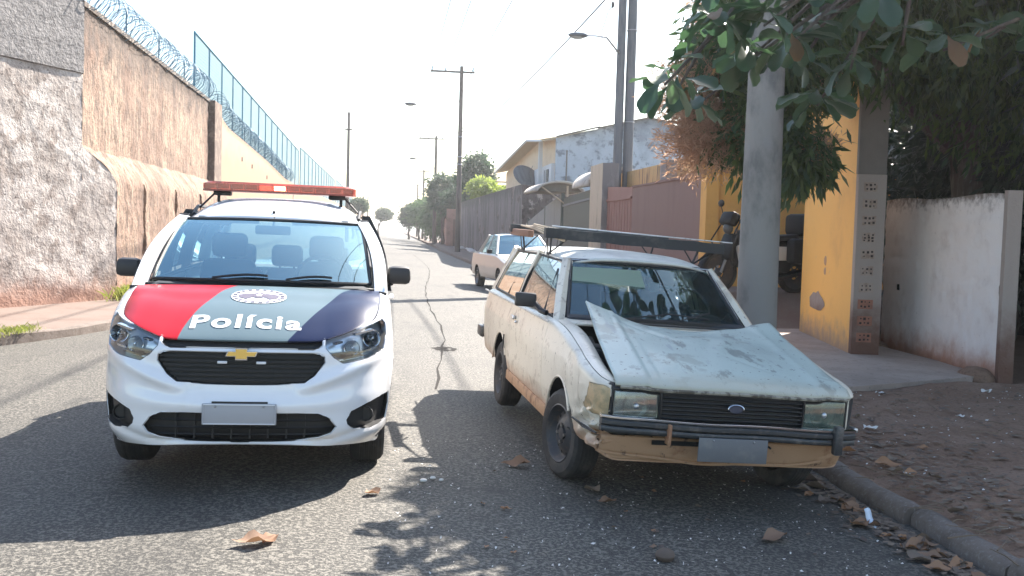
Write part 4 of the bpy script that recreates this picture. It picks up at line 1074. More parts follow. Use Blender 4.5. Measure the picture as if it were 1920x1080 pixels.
A('dirt', (.235, .145, .10), rough=1, spec=.2, layers=[('noise', 1.6, 6, .4, .65, (.28, .185, .135)), ('noise', 26, 5, .5, .68, (.13, .08, .06), (1, 1, 1), .7), ('noise', 70, 3, .64, .7, (.35, .29, .24), (1, 1, 1), .6)], bump=[(18, .03, .8), (70, .008, .8)])
A('terrain', (.15, .13, .11), rough=1, layers=[('noise', .05, 5, .4, .6, (.10, .10, .07))])
A('plaster_left', (.31, .215, .155), rough=.95, layers=[('noise', 1.2, 8, .42, .60, (.20, .125, .09), (1, 1, .35)), ('noise', 6, 9, .50, .56, (.06, .045, .038), (1.6, 1.6, .38), .6), ('noise', 20, 8, .54, .62, (.12, .085, .07), (1, 1, .8), .7), ('axis', 'z', 4.3, 5.4, (.075, .058, .05), 2.6, 2.6, .8), ('axis', 'z', .6, .0, (.30, .15, .10), 3, .7)], bump=[(9, .05, .9), (45, .012, .8)])
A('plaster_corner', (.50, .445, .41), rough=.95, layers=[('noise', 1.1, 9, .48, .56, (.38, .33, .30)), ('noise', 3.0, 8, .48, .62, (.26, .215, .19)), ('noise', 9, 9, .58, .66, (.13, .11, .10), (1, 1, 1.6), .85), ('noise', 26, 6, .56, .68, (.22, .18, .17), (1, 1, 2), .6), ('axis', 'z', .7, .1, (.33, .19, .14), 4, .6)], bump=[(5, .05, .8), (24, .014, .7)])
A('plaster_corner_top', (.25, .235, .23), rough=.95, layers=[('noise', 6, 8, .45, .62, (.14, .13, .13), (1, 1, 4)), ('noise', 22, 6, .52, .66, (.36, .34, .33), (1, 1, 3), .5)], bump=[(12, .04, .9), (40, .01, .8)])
A('plaster_peach', (.33, .21, .135), rough=.95, layers=[('noise', 2.2, 6, .45, .7, (.32, .20, .13)), ('axis', 'z', 3.6, 4.6, (.40, .28, .21), 2, 1.5, .6)], bump=[(25, .015, .5)])
A('pillar_brown', (.14, .10, .08), rough=.95, layers=[('noise', 5, 7, .45, .65, (.25, .19, .15))], bump=[(14, .03, .8)])
A('yellow_paint', (.86, .46, .115), rough=.75, layers=[('noise', 1.2, 6, .45, .75, (.70, .36, .10)), ('noise', 3.5, 8, .66, .72, (.42, .34, .27), (1, 1, 1.6), .7), ('axis', 'z', .55, .05, (.42, .26, .16), 5, .7)], bump=[(8, .01, .3)])
A('yellow_old', (.55, .37, .17), rough=.9, layers=[('noise', 6, 6, .5, .64, (.16, .12, .09), (1, 1, .15), .9)], bump=[(20, .01, .4)])
A('yellow_plain', (.78, .40, .10), rough=.8, layers=[('noise', 1.5, 5, .4, .7, (.68, .33, .085))])
A('raw_cement', (.36, .30, .26), rough=.95, layers=[('noise', 3.2, 7, .42, .64, (.36, .30, .26)), ('axis', 'z', 1.0, .2, (.16, .085, .06), 4, .9)], bump=[(10, .03, .8), (50, .008, .7)])
A('panel_grey', (.19, .165, .145), rough=.9, layers=[('noise', 1.8, 5, .4, .7, (.15, .13, .115))], bump=[(20, .006, .4)])
A('white_wash', (.84, .79, .75), rough=.95, layers=[('noise', 2.4, 7, .46, .70, (.72, .66, .62)), ('axis', 'z', 1.95, 2.2, (.13, .095, .075), 9, .55, .9), ('axis', 'z', .50, .08, (.46, .25, .17), 2.6, .55), ('axis', 'z', .25, .02, (.30, .15, .10), 5, .3), ('noise', 18, 4, .66, .72, (.40, .32, .28), (1, 1, 1), .6)], bump=[(22, .012, .5), (5, .03, .4)])
A('wall_top_stain', (.12, .095, .08), rough=1, layers=[('noise', 9, 6, .45, .65, (.32, .28, .25))], bump=[(20, .02, .8)])
A('hole_dark', (.05, .035, .03), rough=1)
A('block_face', (.38, .30, .25), rough=.95, layers=[('noise', 12, 6, .45, .65, (.28, .20, .16))], bump=[(30, .01, .6)])
A('gate_brown', (.24, .135, .112), rough=.75, layers=[('noise', 2, 5, .45, .75, (.21, .115, .095), (1, 1, .2)), ('axis', 'z', .6, .1, (.15, .09, .075), 4, .6)])
A('gate_red', (.30, .145, .115), rough=.75, layers=[('noise', 2, 5, .45, .75, (.26, .12, .095), (1, 1, .2))])
A('gate_blue', (.16, .18, .20), rough=.6, metal=.2, layers=[('noise', 3, 5, .5, .7, (.12, .13, .15), (1, 1, .2))])
A('gate_green', (.06, .075, .07), rough=.6, metal=.2)
A('pillar_beige', (.50, .40, .30), rough=.9, layers=[('noise', 3, 6, .5, .7, (.33, .26, .2), (1, 1, .3))], bump=[(25, .01, .5)])
A('pillar_grey', (.23, .20, .19), rough=.95, layers=[('noise', 4, 6, .45, .65, (.32, .29, .27), (1, 1, .3))], bump=[(20, .015, .6)])
A('awning', (.46, .42, .38), rough=.85, layers=[('noise', 4, 6, .5, .7, (.25, .20, .17))])
A('wall_grey', (.20, .18, .18), rough=.95, layers=[('noise', 1.3, 7, .42, .62, (.10, .088, .088), (1, 1, .16)), ('noise', 6, 6, .55, .7, (.30, .28, .27), (1, 1, .25), .6), ('axis', 'z', 3.0, 3.9, (.055, .05, .045), 3, 1.2, .85)], bump=[(12, .03, .7)])
A('wall_mossy', (.11, .085, .08), rough=1, layers=[('noise', 2.2, 7, .5, .58, (.36, .30, .28)), ('noise', 7, 7, .5, .62, (.045, .035, .032), (1, 1, .6), .8)], bump=[(10, .04, .9)])
A('pink_wall', (.42, .24, .19), rough=.9, layers=[('noise', 2, 6, .45, .65, (.33, .19, .15))])
A('house_blue', (.42, .47, .53), rough=.9, layers=[('noise', .55, 8, .47, .60, (.33, .37, .43)), ('noise', .7, 12, .54, .62, (.13, .14, .165), (1, 1, 1.6), .8), ('noise', 3.5, 10, .56, .62, (.14, .15, .17), (1, 1, .8), .55), ('axis', 'z', 5.6, 8.0, (.12, .13, .15), 1.3, 2.6, .8)], bump=[(9, .02, .5)])
A('house_cream', (.66, .54, .40), rough=.85, layers=[('noise', 1.5, 5, .45, .7, (.58, .46, .33))])
A('house_white', (.62, .64, .66), rough=.85)
A('roof_tile', (.50, .40, .26), rough=.9, layers=[('noise', 8, 5, .45, .65, (.40, .31, .2))])
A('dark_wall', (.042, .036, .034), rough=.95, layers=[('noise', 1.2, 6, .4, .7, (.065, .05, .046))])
A('dark_glass', (.03, .035, .04), rough=.15, spec=.7)
A('pole_concrete', (.27, .255, .235), rough=.9, layers=[('noise', 2.0, 7, .45, .65, (.15, .145, .14), (1, 1, .5)), ('noise', 12, 5, .5, .7, (.27, .26, .25), (1, 1, .5), .6)], bump=[(30, .006, .5), (5, .015, .3)])
A('pole_wood', (.13, .11, .10), rough=.95, layers=[('noise', 8, 6, .45, .65, (.08, .065, .06), (1, 1, .08))], bump=[(14, .02, .7, (1, 1, .1))])
A('pole_blue', (.15, .155, .17), rough=.85, layers=[('noise', 5, 6, .45, .65, (.10, .105, .12), (1, 1, .1))])
A('cable', (.035, .035, .04), rough=.6)
A('steel', (.35, .35, .36), rough=.4, metal=1)
A('galvanised', (.13, .22, .29), rough=.5, metal=.3)
A('net_blue', (.06, .22, .32), rough=.6)
A('net_pale', (.055, .135, .18), rough=.8)
A('black', (.012, .012, .012), rough=.9)
A('black_trim', (.018, .018, .019), rough=.55)
A('black_gloss', (.012, .012, .013), rough=.5, spec=.3)
A('mirror_black', (.022, .020, .021), rough=.5, bump=[(300, .001, .2)])
A('tyre', (.022, .021, .021), rough=.85, layers=[('noise', 12, 4, .5, .7, (.045, .04, .036))])
A('tyre_old', (.030, .029, .030), rough=.8, layers=[('noise', 9, 5, .45, .7, (.065, .058, .052))])
A('rim_dark', (.045, .046, .052), rough=.55, metal=.2, layers=[('noise', 14, 5, .5, .68, (.085, .07, .06))])
A('rim_grey', (.22, .22, .23), rough=.4, metal=.7)
A('chrome', (.62, .64, .66), rough=.12, metal=1)
A('dull_chrome', (.55, .56, .57), rough=.32, metal=.9, layers=[('noise', 20, 5, .5, .7, (.28, .26, .24))])
A('gold', (.80, .52, .14), rough=.35, metal=.55)
A('police_white', (.76, .76, .775), rough=.2, coat=.8, layers=[('noise', 3, 6, .5, .75, (.68, .67, .66)), ('axis', 'z', .42, .22, (.60, .56, .52), 6, .12, .6)])
A('white_plastic', (.75, .75, .76), rough=.4)
A('decal_white', (.58, .59, .62), rough=.5)
A('decal_grey', (.13, .11, .14), rough=.4)
A('lamp_dark', (.05, .055, .06), rough=.3, metal=.3)
A('amber_dark', (.16, .10, .07), rough=.3, coat=.4)
A('lamp_silver', (.68, .71, .74), rough=.3, metal=.8)
A('amber_old', (.60, .42, .24), rough=.35, coat=.5, layers=[('noise', 14, 5, .4, .7, (.34, .28, .17))])
A('plate_grey', (.36, .36, .38), rough=.5)
A('plate_dark', (.13, .135, .145), rough=.55, layers=[('noise', 8, 5, .5, .7, (.17, .17, .17))])
A('interior_dark', (.028, .032, .038), rough=.8)
A('interior_seat', (.045, .055, .065), rough=.9)
A('interior_brown', (.075, .065, .06), rough=.9)
A('interior_light', (.35, .36, .36), rough=.8)
A('old_white', (.55, .56, .54), rough=.5)
A('cloth_pale', (.42, .47, .48), rough=.9)

A('led_off', (.55, .10, .07), rough=.4)
A('led_mid', (.95, .22, .12), rough=.4, emit=((1, .10, .05), 1.2))
A('led_on', (1, .7, .6), rough=.4, emit=((1.0, .42, .28), 9))
A('bar_base', (.28, .075, .055), rough=.45)
A('wagon_paint', (.68, .61, .50), rough=.42, coat=.2, layers=[('noise', 1.6, 7, .45, .7, (.55, .47, .38)), ('noise', 9, 8, .57, .63, (.36, .29, .22), (1, 1, 1), .65), ('noise', 3, 8, .58, .62, (.45, .37, .29), (1, 1, .6), .6), ('noise', 34, 6, .64, .66, (.10, .07, .05), (1, 1, 1), .9), ('axis', 'z', .50, .33, (.42, .22, .12), 5, .22, .8)], bump=[(3, .02, .12), (40, .002, .3)])
A('wagon_hood', (.46, .52, .47), rough=.46, coat=.12, layers=[('noise', 1.8, 7, .45, .72, (.40, .45, .41)), ('noise', 7, 9, .56, .63, (.17, .18, .17), (1, .45, 1), .7), ('noise', 2.5, 9, .55, .60, (.30, .31, .27), (1, 1, 1), .55), ('noise', 30, 5, .645, .66, (.06, .05, .05), (1, 1, 1), .9), ('noise', 5, 5, .60, .68, (.27, .30, .33), (2.2, .5, 1), .5), ('axis', 'y', .20, -.02, (.42, .38, .29), 9, .16, .7)], bump=[(4, .02, .18), (50, .002, .3)])
A('wagon_roof', (.62, .61, .56), rough=.5, layers=[('noise', 2.2, 7, .5, .7, (.42, .42, .40)), ('noise', 12, 8, .62, .69, (.26, .24, .22), (1, 1, 1), .8)], bump=[(3, .015, .15)])
A('valance_rust', (.42, .255, .15), rough=.6, layers=[('noise', 5, 7, .5, .64, (.26, .125, .065)), ('noise', 15, 6, .58, .68, (.10, .06, .045), (1, 1, 1), .9)], bump=[(14, .006, .4)])
A('sill_rust', (.44, .26, .15), rough=.7, layers=[('noise', 6, 7, .5, .64, (.22, .11, .06))], bump=[(14, .006, .4)])
A('lip_grime', (.30, .28, .23), rough=.7, layers=[('noise', 14, 6, .45, .6, (.10, .085, .065))])
A('grille_grey', (.022, .024, .028), rough=.6, spec=.3)
A('bumper_dark', (.045, .048, .052), rough=.42, metal=.2, layers=[('noise', 12, 6, .5, .7, (.13, .12, .11))])
A('emblem_dark', (.05, .06, .09), rough=.25)
A('engine_grey', (.07, .07, .072), rough=.6, metal=.3)
A('beam_black', (.030, .032, .034), rough=.65, layers=[('noise', 8, 5, .5, .7, (.075, .07, .065))])
A('old_wood', (.22, .12, .08), rough=.9)
A('rope_beige', (.55, .45, .33), rough=.95)
A('saloon_paint', (.55, .53, .50), rough=.4, coat=.3)
A('saloon_roof', (.42, .55, .68), rough=.3, coat=.5)
A('bark', (.09, .075, .065), rough=.95, layers=[('noise', 10, 6, .45, .65, (.16, .14, .12), (1, 1, .2))], bump=[(12, .03, .8, (1, 1, .2))])
A('paper', (.62, .68, .76), rough=.8)
A('litter_white', (.68, .64, .60), rough=.85)
A('twig', (.17, .12, .085), rough=.95)
A('clay', (.33, .15, .10), rough=.95, layers=[('noise', 9, 5, .45, .65, (.24, .12, .085))])
A('moto_black', (.013, .013, .014), rough=.65, spec=.25)
A('moto_white', (.55, .53, .50), rough=.4)
glass('windscreen', (.36, .62, .70), 1.52, extra=.30, refl=(.62, .92, 1.0))
glass('windscreen_old', (.55, .70, .72), 1.5, extra=.06, dirt=((.26, .33, .35), .02, .18), refl=(.6, .88, 1.0))
glass('side_glass', (.62, .74, .76), 1.5, extra=.12)
glass('side_glass_clear', (.60, .70, .70), 1.6, extra=.30)
glass('lens_glass', (.90, .93, .95), 1.5, extra=.03)
glass('old_lens', (.72, .78, .76), 1.5, extra=.10, dirt=((.42, .44, .42), .10, .40))
glass('old_lens_green', (.50, .60, .54), 1.5, extra=.08, dirt=((.22, .28, .24), .25, .6))
m_ = mat('red_lens', (.78, .10, .06), rough=.25, trans=.0)
m_.node_tree.nodes.clear()
glass('red_lens', (.95, .38, .30), 1.5, extra=.06, rough=.15, dirt=((.62, .19, .14), .30, .45))
# bonnet of the police car: red, grey, navy with slanting borders
m = mat('police_bonnet', (.11, .155, .175), rough=.30, spec=.18)
nt = m.node_tree; p_ = [n for n in nt.nodes if n.type == 'BSDF_PRINCIPLED'][0]
tc_ = nt.nodes.new('ShaderNodeTexCoord'); sx_ = nt.nodes.new('ShaderNodeSeparateXYZ'); nt.links.new(tc_.outputs['Object'], sx_.inputs[0])
def border(x0, x1, pw):
    t = _math(nt, 'MAXIMUM', _math(nt, 'DIVIDE', _math(nt, 'SUBTRACT', sx_.outputs[1], .06), .90), 0.0)
    return _math(nt, 'SUBTRACT', sx_.outputs[0], _math(nt, 'ADD', x0, _math(nt, 'MULTIPLY', _math(nt, 'POWER', t, pw), x1 - x0)))
fr_ = _range(nt, border(-.36, -.10, 1.5), -.002, .002, 1, 0)
fn_ = _range(nt, border(.22, .58, .85), -.002, .002, 0, 1)
c_ = _mix(nt, fr_, (.11, .155, .175), (.42, .012, .020))
c_ = _mix(nt, fn_, c_, (.004, .010, .040))
nt.links.new(c_, p_.inputs['Base Color'])
leafmat('sheet_pale_green', (.52, .66, .50), (.60, .72, .56), rough=.7, tr=.6)
leafmat('mango_leaf', (.032, .062, .028), (.085, .125, .042), rough=.4, tr=.40)
leafmat('mango_dark', (.022, .038, .028), (.040, .060, .040), rough=.45, tr=.2)
leafmat('panicle', (.46, .31, .22), (.30, .19, .13), rough=.8, tr=.4)
leafmat('almond_leaf', (.035, .072, .040), (.062, .112, .052), rough=.42, tr=.28)
leafmat('almond_dry', (.22, .13, .07), (.15, .10, .05), rough=.5, tr=.4)
leafmat('far_leaf', (.065, .115, .055), (.10, .155, .075), rough=.7, tr=.3)
leafmat('far_leaf_dark', (.040, .070, .045), (.065, .105, .06), rough=.7, tr=.25)
leafmat('far_leaf_yellow', (.20, .26, .07), (.28, .32, .10), rough=.7, tr=.35)
leafmat('dead_leaf', (.36, .19, .10), (.20, .13, .09), rough=.8, tr=.15)
leafmat('dead_leaf_dark', (.22, .165, .12), (.11, .08, .065), rough=.85, tr=.1)
leafmat('grass_blade', (.16, .20, .05), (.30, .30, .10), rough=.7, tr=.3)

# ================================================================== ground
def sgrid(name, ss, ts, zf, m, **k):
    V = [(t, s, zf(s, t)) for s in ss for t in ts]; n = len(ts)
    b = MB(); b.add(V, [(i * n + j, i * n + j + 1, (i + 1) * n + j + 1, (i + 1) * n + j) for i in range(len(ss) - 1) for j in range(n - 1)])
    return b.build(name, m, mtx=STREET, smooth=40, kind='structure', **k)
b = MB(); b.box((0, 0, 0), (6000, 6000, .02)); o = b.build('terrain', 'terrain', smooth=0, kind='structure', mtx=Matrix.Translation((0, 1500, -.45)))
ts = list(np.concatenate([[-40, -25, -15, -10, -7, -5.2], np.linspace(-4.4, 5.2, 46)]))
sgrid('road', [-12, 0, 5, 10, 20, 40, 80, 160, 300, 420], ts, lambda s, t: road_z(t), 'asphalt')
# seam of tar along the lane and a patch ring
b = MB(); pts = [(.45, 9.5), (.62, 12), (.80, 15), (.78, 20), (.90, 26), (1.25, 33), (1.5, 42), (1.3, 60)]
P_ = crom([(a, c, 0) for a, c in pts], 70); vs = []
for i, (t, s, _) in enumerate(P_):
    w_ = .010 + .006 * math.sin(i * 1.7); t += .02 * math.sin(i * 2.3)
    vs += [(t - w_, s, road_z(t - w_) + .004), (t + w_, s, road_z(t + w_) + .004)]
b.add(vs, [(2 * i, 2 * i + 1, 2 * i + 3, 2 * i + 2) for i in range(len(P_) - 1)]); b.build('road_crack', 'tar', mtx=STREET, kind='structure', smooth=0)
def patch(c, r, a, m, nm, dz=.004, label=None, n=26, hole=.0):
    b = MB(); rr = [r * (1 + .16 * rnd.uniform(-1, 1)) for _ in range(n)]
    t0, s0 = c
    o_ = [(t0 + rr[i] * math.cos(2 * math.pi * i / n), s0 + a * rr[i] * math.sin(2 * math.pi * i / n)) for i in range(n)]
    i_ = [(t0 + (x - t0) * hole, s0 + (y - s0) * hole) for x, y in o_]
    b.add([(x, y, road_z(x) + dz) for x, y in o_ + i_], [(i, (i + 1) % n, n + (i + 1) % n, n + i) for i in range(n)])
    return b.build(nm, m, mtx=STREET, kind='structure', smooth=0)
patch((.72, 12.85), .17, 1.3, 'tar', 'road_stain', hole=.55)
patch((.70, 12.85), .06, 1.3, 'tar', 'road_stain', hole=.05)
# left: pavement block with the corner turning away
kl = [(-4.0, 420), (-4.0, 60), (-4.0, 30), (-4.02, 20), (-4.06, 17), (-4.22, 15.4), (-4.75, 14.0), (-5.3, 13.1), (-6.3, 11.7), (-8.0, 9.8), (-11, 6.8), (-16, 2.5), (-24, -4)]
b = MB(); poly = kl + [(-60, -4), (-60, 420)]
b.prism(poly[::-1], -.12, .035); b.build('pavement', 'paving', mtx=STREET, smooth=0, kind='structure')
Pk = crom([(a, c, 0) for a, c in kl[2:]], 90)
b = MB(); vs = []
nr_ = np.gradient(Pk[:, :2], axis=0); nr_ /= np.linalg.norm(nr_, axis=1, keepdims=True)
for i, (t, s, _) in enumerate(Pk):
    n_ = np.array([nr_[i, 1], -nr_[i, 0]]) * -1
    if i == 0: sg_ = 1
    h = .045 + .008 * math.sin(i * 1.3) + rnd.uniform(-.006, .006)
    for d, z_ in ((.06, -.13), (.05, h - .02), (.03, h), (-.10, h), (-.12, -.05)):
        vs.append((t + n_[0] * d, s + n_[1] * d, z_))
b.add(vs, [(i * 5 + j, i * 5 + j + 1, (i + 1) * 5 + j + 1, (i + 1) * 5 + j) for i in range(len(Pk) - 1) for j in range(4)]); b.build('kerb', 'kerb_stone', mtx=STREET, kind='structure')
# right: dirt verge, slab, pavement, kerb stones
def dz(s, t):
    u = (t - 3.2)
    z_ = .012 + .028 * min(u, 5) + .018 * math.sin(s * 2.1 + t * 1.7) * math.sin(t * 2.9) + .012 * math.sin(s * 5.3 - t * 4.1) + rnd.uniform(-.009, .009)
    if u < .1: z_ -= .03
    return z_
sgrid('dirt_verge', list(np.linspace(-2, 9.7, 118)), list(np.linspace(3.16, 10.5, 72)), dz, 'dirt')
b = MB(); b.box((14, -1.5, 0), (15.4, 29, .3)); b.build('yard_ground', 'dirt', mtx=STREET @ Matrix.Translation((0, 6, -.13)), smooth=0, kind='structure')
def slabpoly(): return [(3.2, 9.35), (4.63, 9.35), (5.5, 9.72), (6.46, 10.16), (6.75, 10.3), (6.9, 15.4), (3.2, 15.4)]
b = MB(); b.prism(slabpoly(), -.10, .105); b.build('concrete_apron', 'concrete', mtx=STREET, smooth=0, kind='structure')
def fz(s, t): k = min(1, max(0, (s - 15.4) / 1.3)); return .10 + .52 * k * k * (3 - 2 * k)
sgrid('garage_ramp', list(np.linspace(15.36, 18.5, 14)), [3.9, 5, 6, 7, 8, 9, 9.9], lambda s, t: fz(s, t), 'paving')
ss_ = [15.42, 17, 19, 22, 26, 33, 46, 72, 120, 400]
b = MB(); b.add([(t, s, z_) for s in ss_ for t, z_ in ((kr(s) + .08, -.2), (kr(s) + .08, .09), (6.35, .095), (6.35, -.2))], [(4 * i + j, 4 * i + j + 1, 4 * i + j + 5, 4 * i + j + 4) for i in range(len(ss_) - 1) for j in range(3)] + [(0, 1, 2, 3)]); b.build('pavement', 'paving', mtx=STREET, smooth=0, kind='structure')
kerb = empty('kerb', mtx=STREET @ Matrix.Translation((3.1, 0, 0))); kerb['kind'] = 'structure'
s0 = 2.4; base_k = None
for i in range(34):
    L_ = rnd.uniform(.85, 1.15) if i < 12 else 3.0
    b = MB(); n = 8; vs = []
    off = rnd.uniform(-.02, .02); dzk = rnd.uniform(-.015, .012)
    for k in range(n + 1):
        s = s0 + .012 + (L_ - .024) * k / n; j = .012 * math.sin(s * 5) + rnd.uniform(-.006, .006)
        zt = .018 + dzk + rnd.uniform(-.006, .006)
        sec = [(-.085, -.14), (-.080, -.03), (-.055, zt - .012), (-.01, zt + .004), (.04, zt - .004), (.075, zt - .03), (.08, -.14)]
        zk = 0 if s < 9.3 else .06
        vs += [(x + off + j + kr(s) - KR, s, z_ + (zk if z_ > -.1 else 0)) for x, z_ in sec]
    b.add(vs, [(k * 7 + q, k * 7 + q + 1, (k + 1) * 7 + q + 1, (k + 1) * 7 + q) for k in range(n) for q in range(6)] + [tuple(range(7)), tuple(n * 7 + q for q in range(6, -1, -1))])
    b.build('kerb_stone', 'kerb_stone', kerb, smooth=50); s0 += L_

# ================================================================== left wall
lw = empty('boundary_wall', mtx=STREET, label='tall weathered plaster wall along the left pavement, topped with razor wire', cat='wall')
def ztop_far(s): return float(np.interp(s, [19.1, 31.5], [5.47, 5.27]))
rr_ = random.Random(3)
# road-facing upper face with uneven surface
def rough_face(fn, nu, nv, amp, seed):
    q = np.random.default_rng(seed); A_ = q.normal(0, 1, (nu + 1, nv + 1))
    for _ in range(2): A_ = (A_ + np.roll(A_, 1, 0) + np.roll(A_, -1, 0) + np.roll(A_, 1, 1) + np.roll(A_, -1, 1)) / 5 * 1.5
    b = MB(); vs = []
    for i in range(nu + 1):
        for j in range(nv + 1):
            p, n_ = fn(i / nu, j / nv); vs.append(Vector(p) + Vector(n_) * float(A_[i, j]) * amp)
    m = nv + 1; b.add(vs, [(i * m + j, (i + 1) * m + j, (i + 1) * m + j + 1, i * m + j + 1) for i in range(nu) for j in range(nv)])
    return b
bump_b = lambda s: 2.62 + .05 * math.sin(s * 1.3)
def upper(u, v):
    s = 19.12 + (31.6 - 19.12) * u; z_ = 2.3 + (ztop_far(s) - 2.3) * v
    return (-5.70, s, z_), (1, 0, 0)
b = rough_face(upper, 90, 34, .012, 1); b.build('upper_face', 'plaster_left', lw)
# battered base: vertical then leaning back to the upper wall
def FL(z_): return 0 if z_ > 2.9 else (1 if z_ < 2.25 else (1 - ((z_ - 2.25) / .65) ** 1.6))
def base(u, v):
    z_ = 2.92 * v; fl_ = FL(z_)
    s = 19.12 + .83 * fl_ + (33.2 - 19.12 - .83 * fl_) * u
    prof = [(-5.22, 0.0), (-5.22, 1.2), (-5.24, 2.1), (-5.30, 2.45), (-5.42, 2.66), (-5.58, 2.80), (-5.71, 2.90)]
    t = -5.715 + .412 * fl_
    for gs in (22.1, 25.2, 28.4):                # dark vertical breaks
        if abs(s - gs) < .09 and z_ < 2.35: t -= .22
    return (t, s, z_), (1, 0, .2)
b = rough_face(base, 150, 36, .014, 2); b.build('battered_base', 'plaster_left', lw)
# the corner face turning away to the left
dn = Vector((-1.05, -2.2, 0)).normalized(); nn = Vector((-dn.y, dn.x, 0)); nn = nn if nn.y < 0 else -nn
c0 = Vector((-5.70, 19.12, 0)); c1 = Vector((-5.22, 19.12, 0))
def cface(u, v):
    z_ = -.05 + 4.30 * v; L_ = 14 * u
    fl = FL(z_)
    p = c0.lerp(c1, fl * 1.0) * 1.0; k = min(1, L_ / .9)
    q = c0 - dn * .92 * fl + dn * L_
    return (q.x, q.y, z_), nn
b = rough_face(cface, 120, 60, .007, 5); b.build('corner_face', 'plaster_corner', lw)
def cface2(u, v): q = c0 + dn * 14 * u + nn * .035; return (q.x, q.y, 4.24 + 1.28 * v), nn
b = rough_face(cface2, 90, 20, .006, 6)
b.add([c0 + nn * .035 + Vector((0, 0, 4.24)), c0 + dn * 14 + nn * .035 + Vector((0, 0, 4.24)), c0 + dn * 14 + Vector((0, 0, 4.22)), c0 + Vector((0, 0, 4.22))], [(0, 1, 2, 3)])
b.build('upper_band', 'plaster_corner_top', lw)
# solid core and coping behind the faces
b = MB(); q1 = c0 + dn * 14
core = [(-5.74, 19.22), (q1.x - nn.x * .05, q1.y - nn.y * .05), (q1.x - nn.x * .4 - .3, q1.y + .5), (-6.1, 19.9), (-6.1, 33.0), (-5.74, 33.0)]
core = [(-5.74, 19.16), (-5.74, 31.6), (-6.05, 31.6), (-6.05, 19.6), (q1.x - .25, q1.y + .35), (q1.x - .02, q1.y + .05)]
b.prism(core, 0, 5.42); b.build('wall_core', 'plaster_corner_top', lw, smooth=0)
b = MB(); b.box((-5.86, 25.4, 5.42), (.40, 12.6, .10), Matrix.Rotation(R(-.8), 3, 'X')); b.build('coping', 'wall_top_stain', lw, smooth=0)
# dark pillar and the peach wall beyond
lp = empty('boundary_wall', mtx=STREET, label='peach rendered wall further along the left side, beneath the mesh panels', cat='wall')
b = MB(); prof = [(33.0, 5.30), (33.4, 5.25), (34.4, 5.0), (35.5, 4.86), (39.3, 4.72), (45.9, 4.45), (53.8, 4.02), (60, 3.95), (220, 3.9)]
vs = []
for s, z_ in prof: vs += [(-5.70, s, 0), (-5.70, s, z_), (-5.92, s, z_), (-5.92, s, 0)]
b.add(vs, [(4 * i + j, 4 * i + (j + 1) % 4, 4 * i + 4 + (j + 1) % 4, 4 * i + 4 + j) for i in range(len(prof) - 1) for j in range(4)] + [(0, 1, 2, 3)])
b.build('wall_face', 'plaster_peach', lp, smooth=0)
for s in (38.5, 41.2, 46, 52):
    b = MB(); b.box((-5.69, s, float(np.interp(s, *zip(*prof))) - .75), (.03, .10, .16)); b.build('weep_hole', 'black', lp)
b = MB(); b.bbox((-5.72, 32.3, 2.67), (.42, 1.25, 5.36), .03); b.build('wall_pillar', 'pillar_brown', smooth=0, mtx=STREET, label='dark brown masonry pillar where the left wall drops', cat='pillar')
# razor wire
def razor(s0_, s1_, zf, t0, rad, label, group=None):
    e = empty('razor_wire', mtx=STREET @ Matrix.Translation((t0, s0_, zf(s0_))), label=label, cat='razor wire')
    ox, oy, oz = t0, s0_, zf(s0_)
    for ph in (0, math.pi):
        b = MB(); L_ = s1_ - s0_; n = int(L_ / .26 * 14); pts = []
        for i in range(n + 1):
            s = s0_ + L_ * i / n; q = ph + 2 * math.pi * i / 14; r_ = rad * (1 + .10 * math.sin(i * .37))
            pts.append((t0 + r_ * math.cos(q) - ox, s + .10 * math.sin(q * .5) - oy, zf(s) + rad + r_ * math.sin(q) - oz))
        b.path(pts, .0075, 3, cap=False); b.build('coil', 'galvanised', e, smooth=0)
    s = s0_ + .3
    while s < s1_:
        b = MB(); b.tube((0, s - oy, zf(s) - oz - .05), (0, s - oy, zf(s) - oz + rad * 2.1), .02, n=5); b.build('stake', 'galvanised', e); s += 3.0
    b = MB(); b.path([(0, s - oy, zf(s) + rad * 1.9 - oz) for s in np.linspace(s0_, s1_, 12)], .005, 3); b.path([(0, s - oy, zf(s) + rad * .5 - oz) for s in np.linspace(s0_, s1_, 12)], .005, 3); b.build('strand', 'galvanised', e)
razor(19.2, 31.4, lambda s: ztop_far(s) - .02, -5.8, .36, 'blue grey razor wire coils on top of the tall near left wall')
razor(33.5, 56, lambda s: float(np.interp(s, *zip(*prof))) - .02, -5.8, .33, 'razor wire coils running down behind the mesh panels on the peach wall')
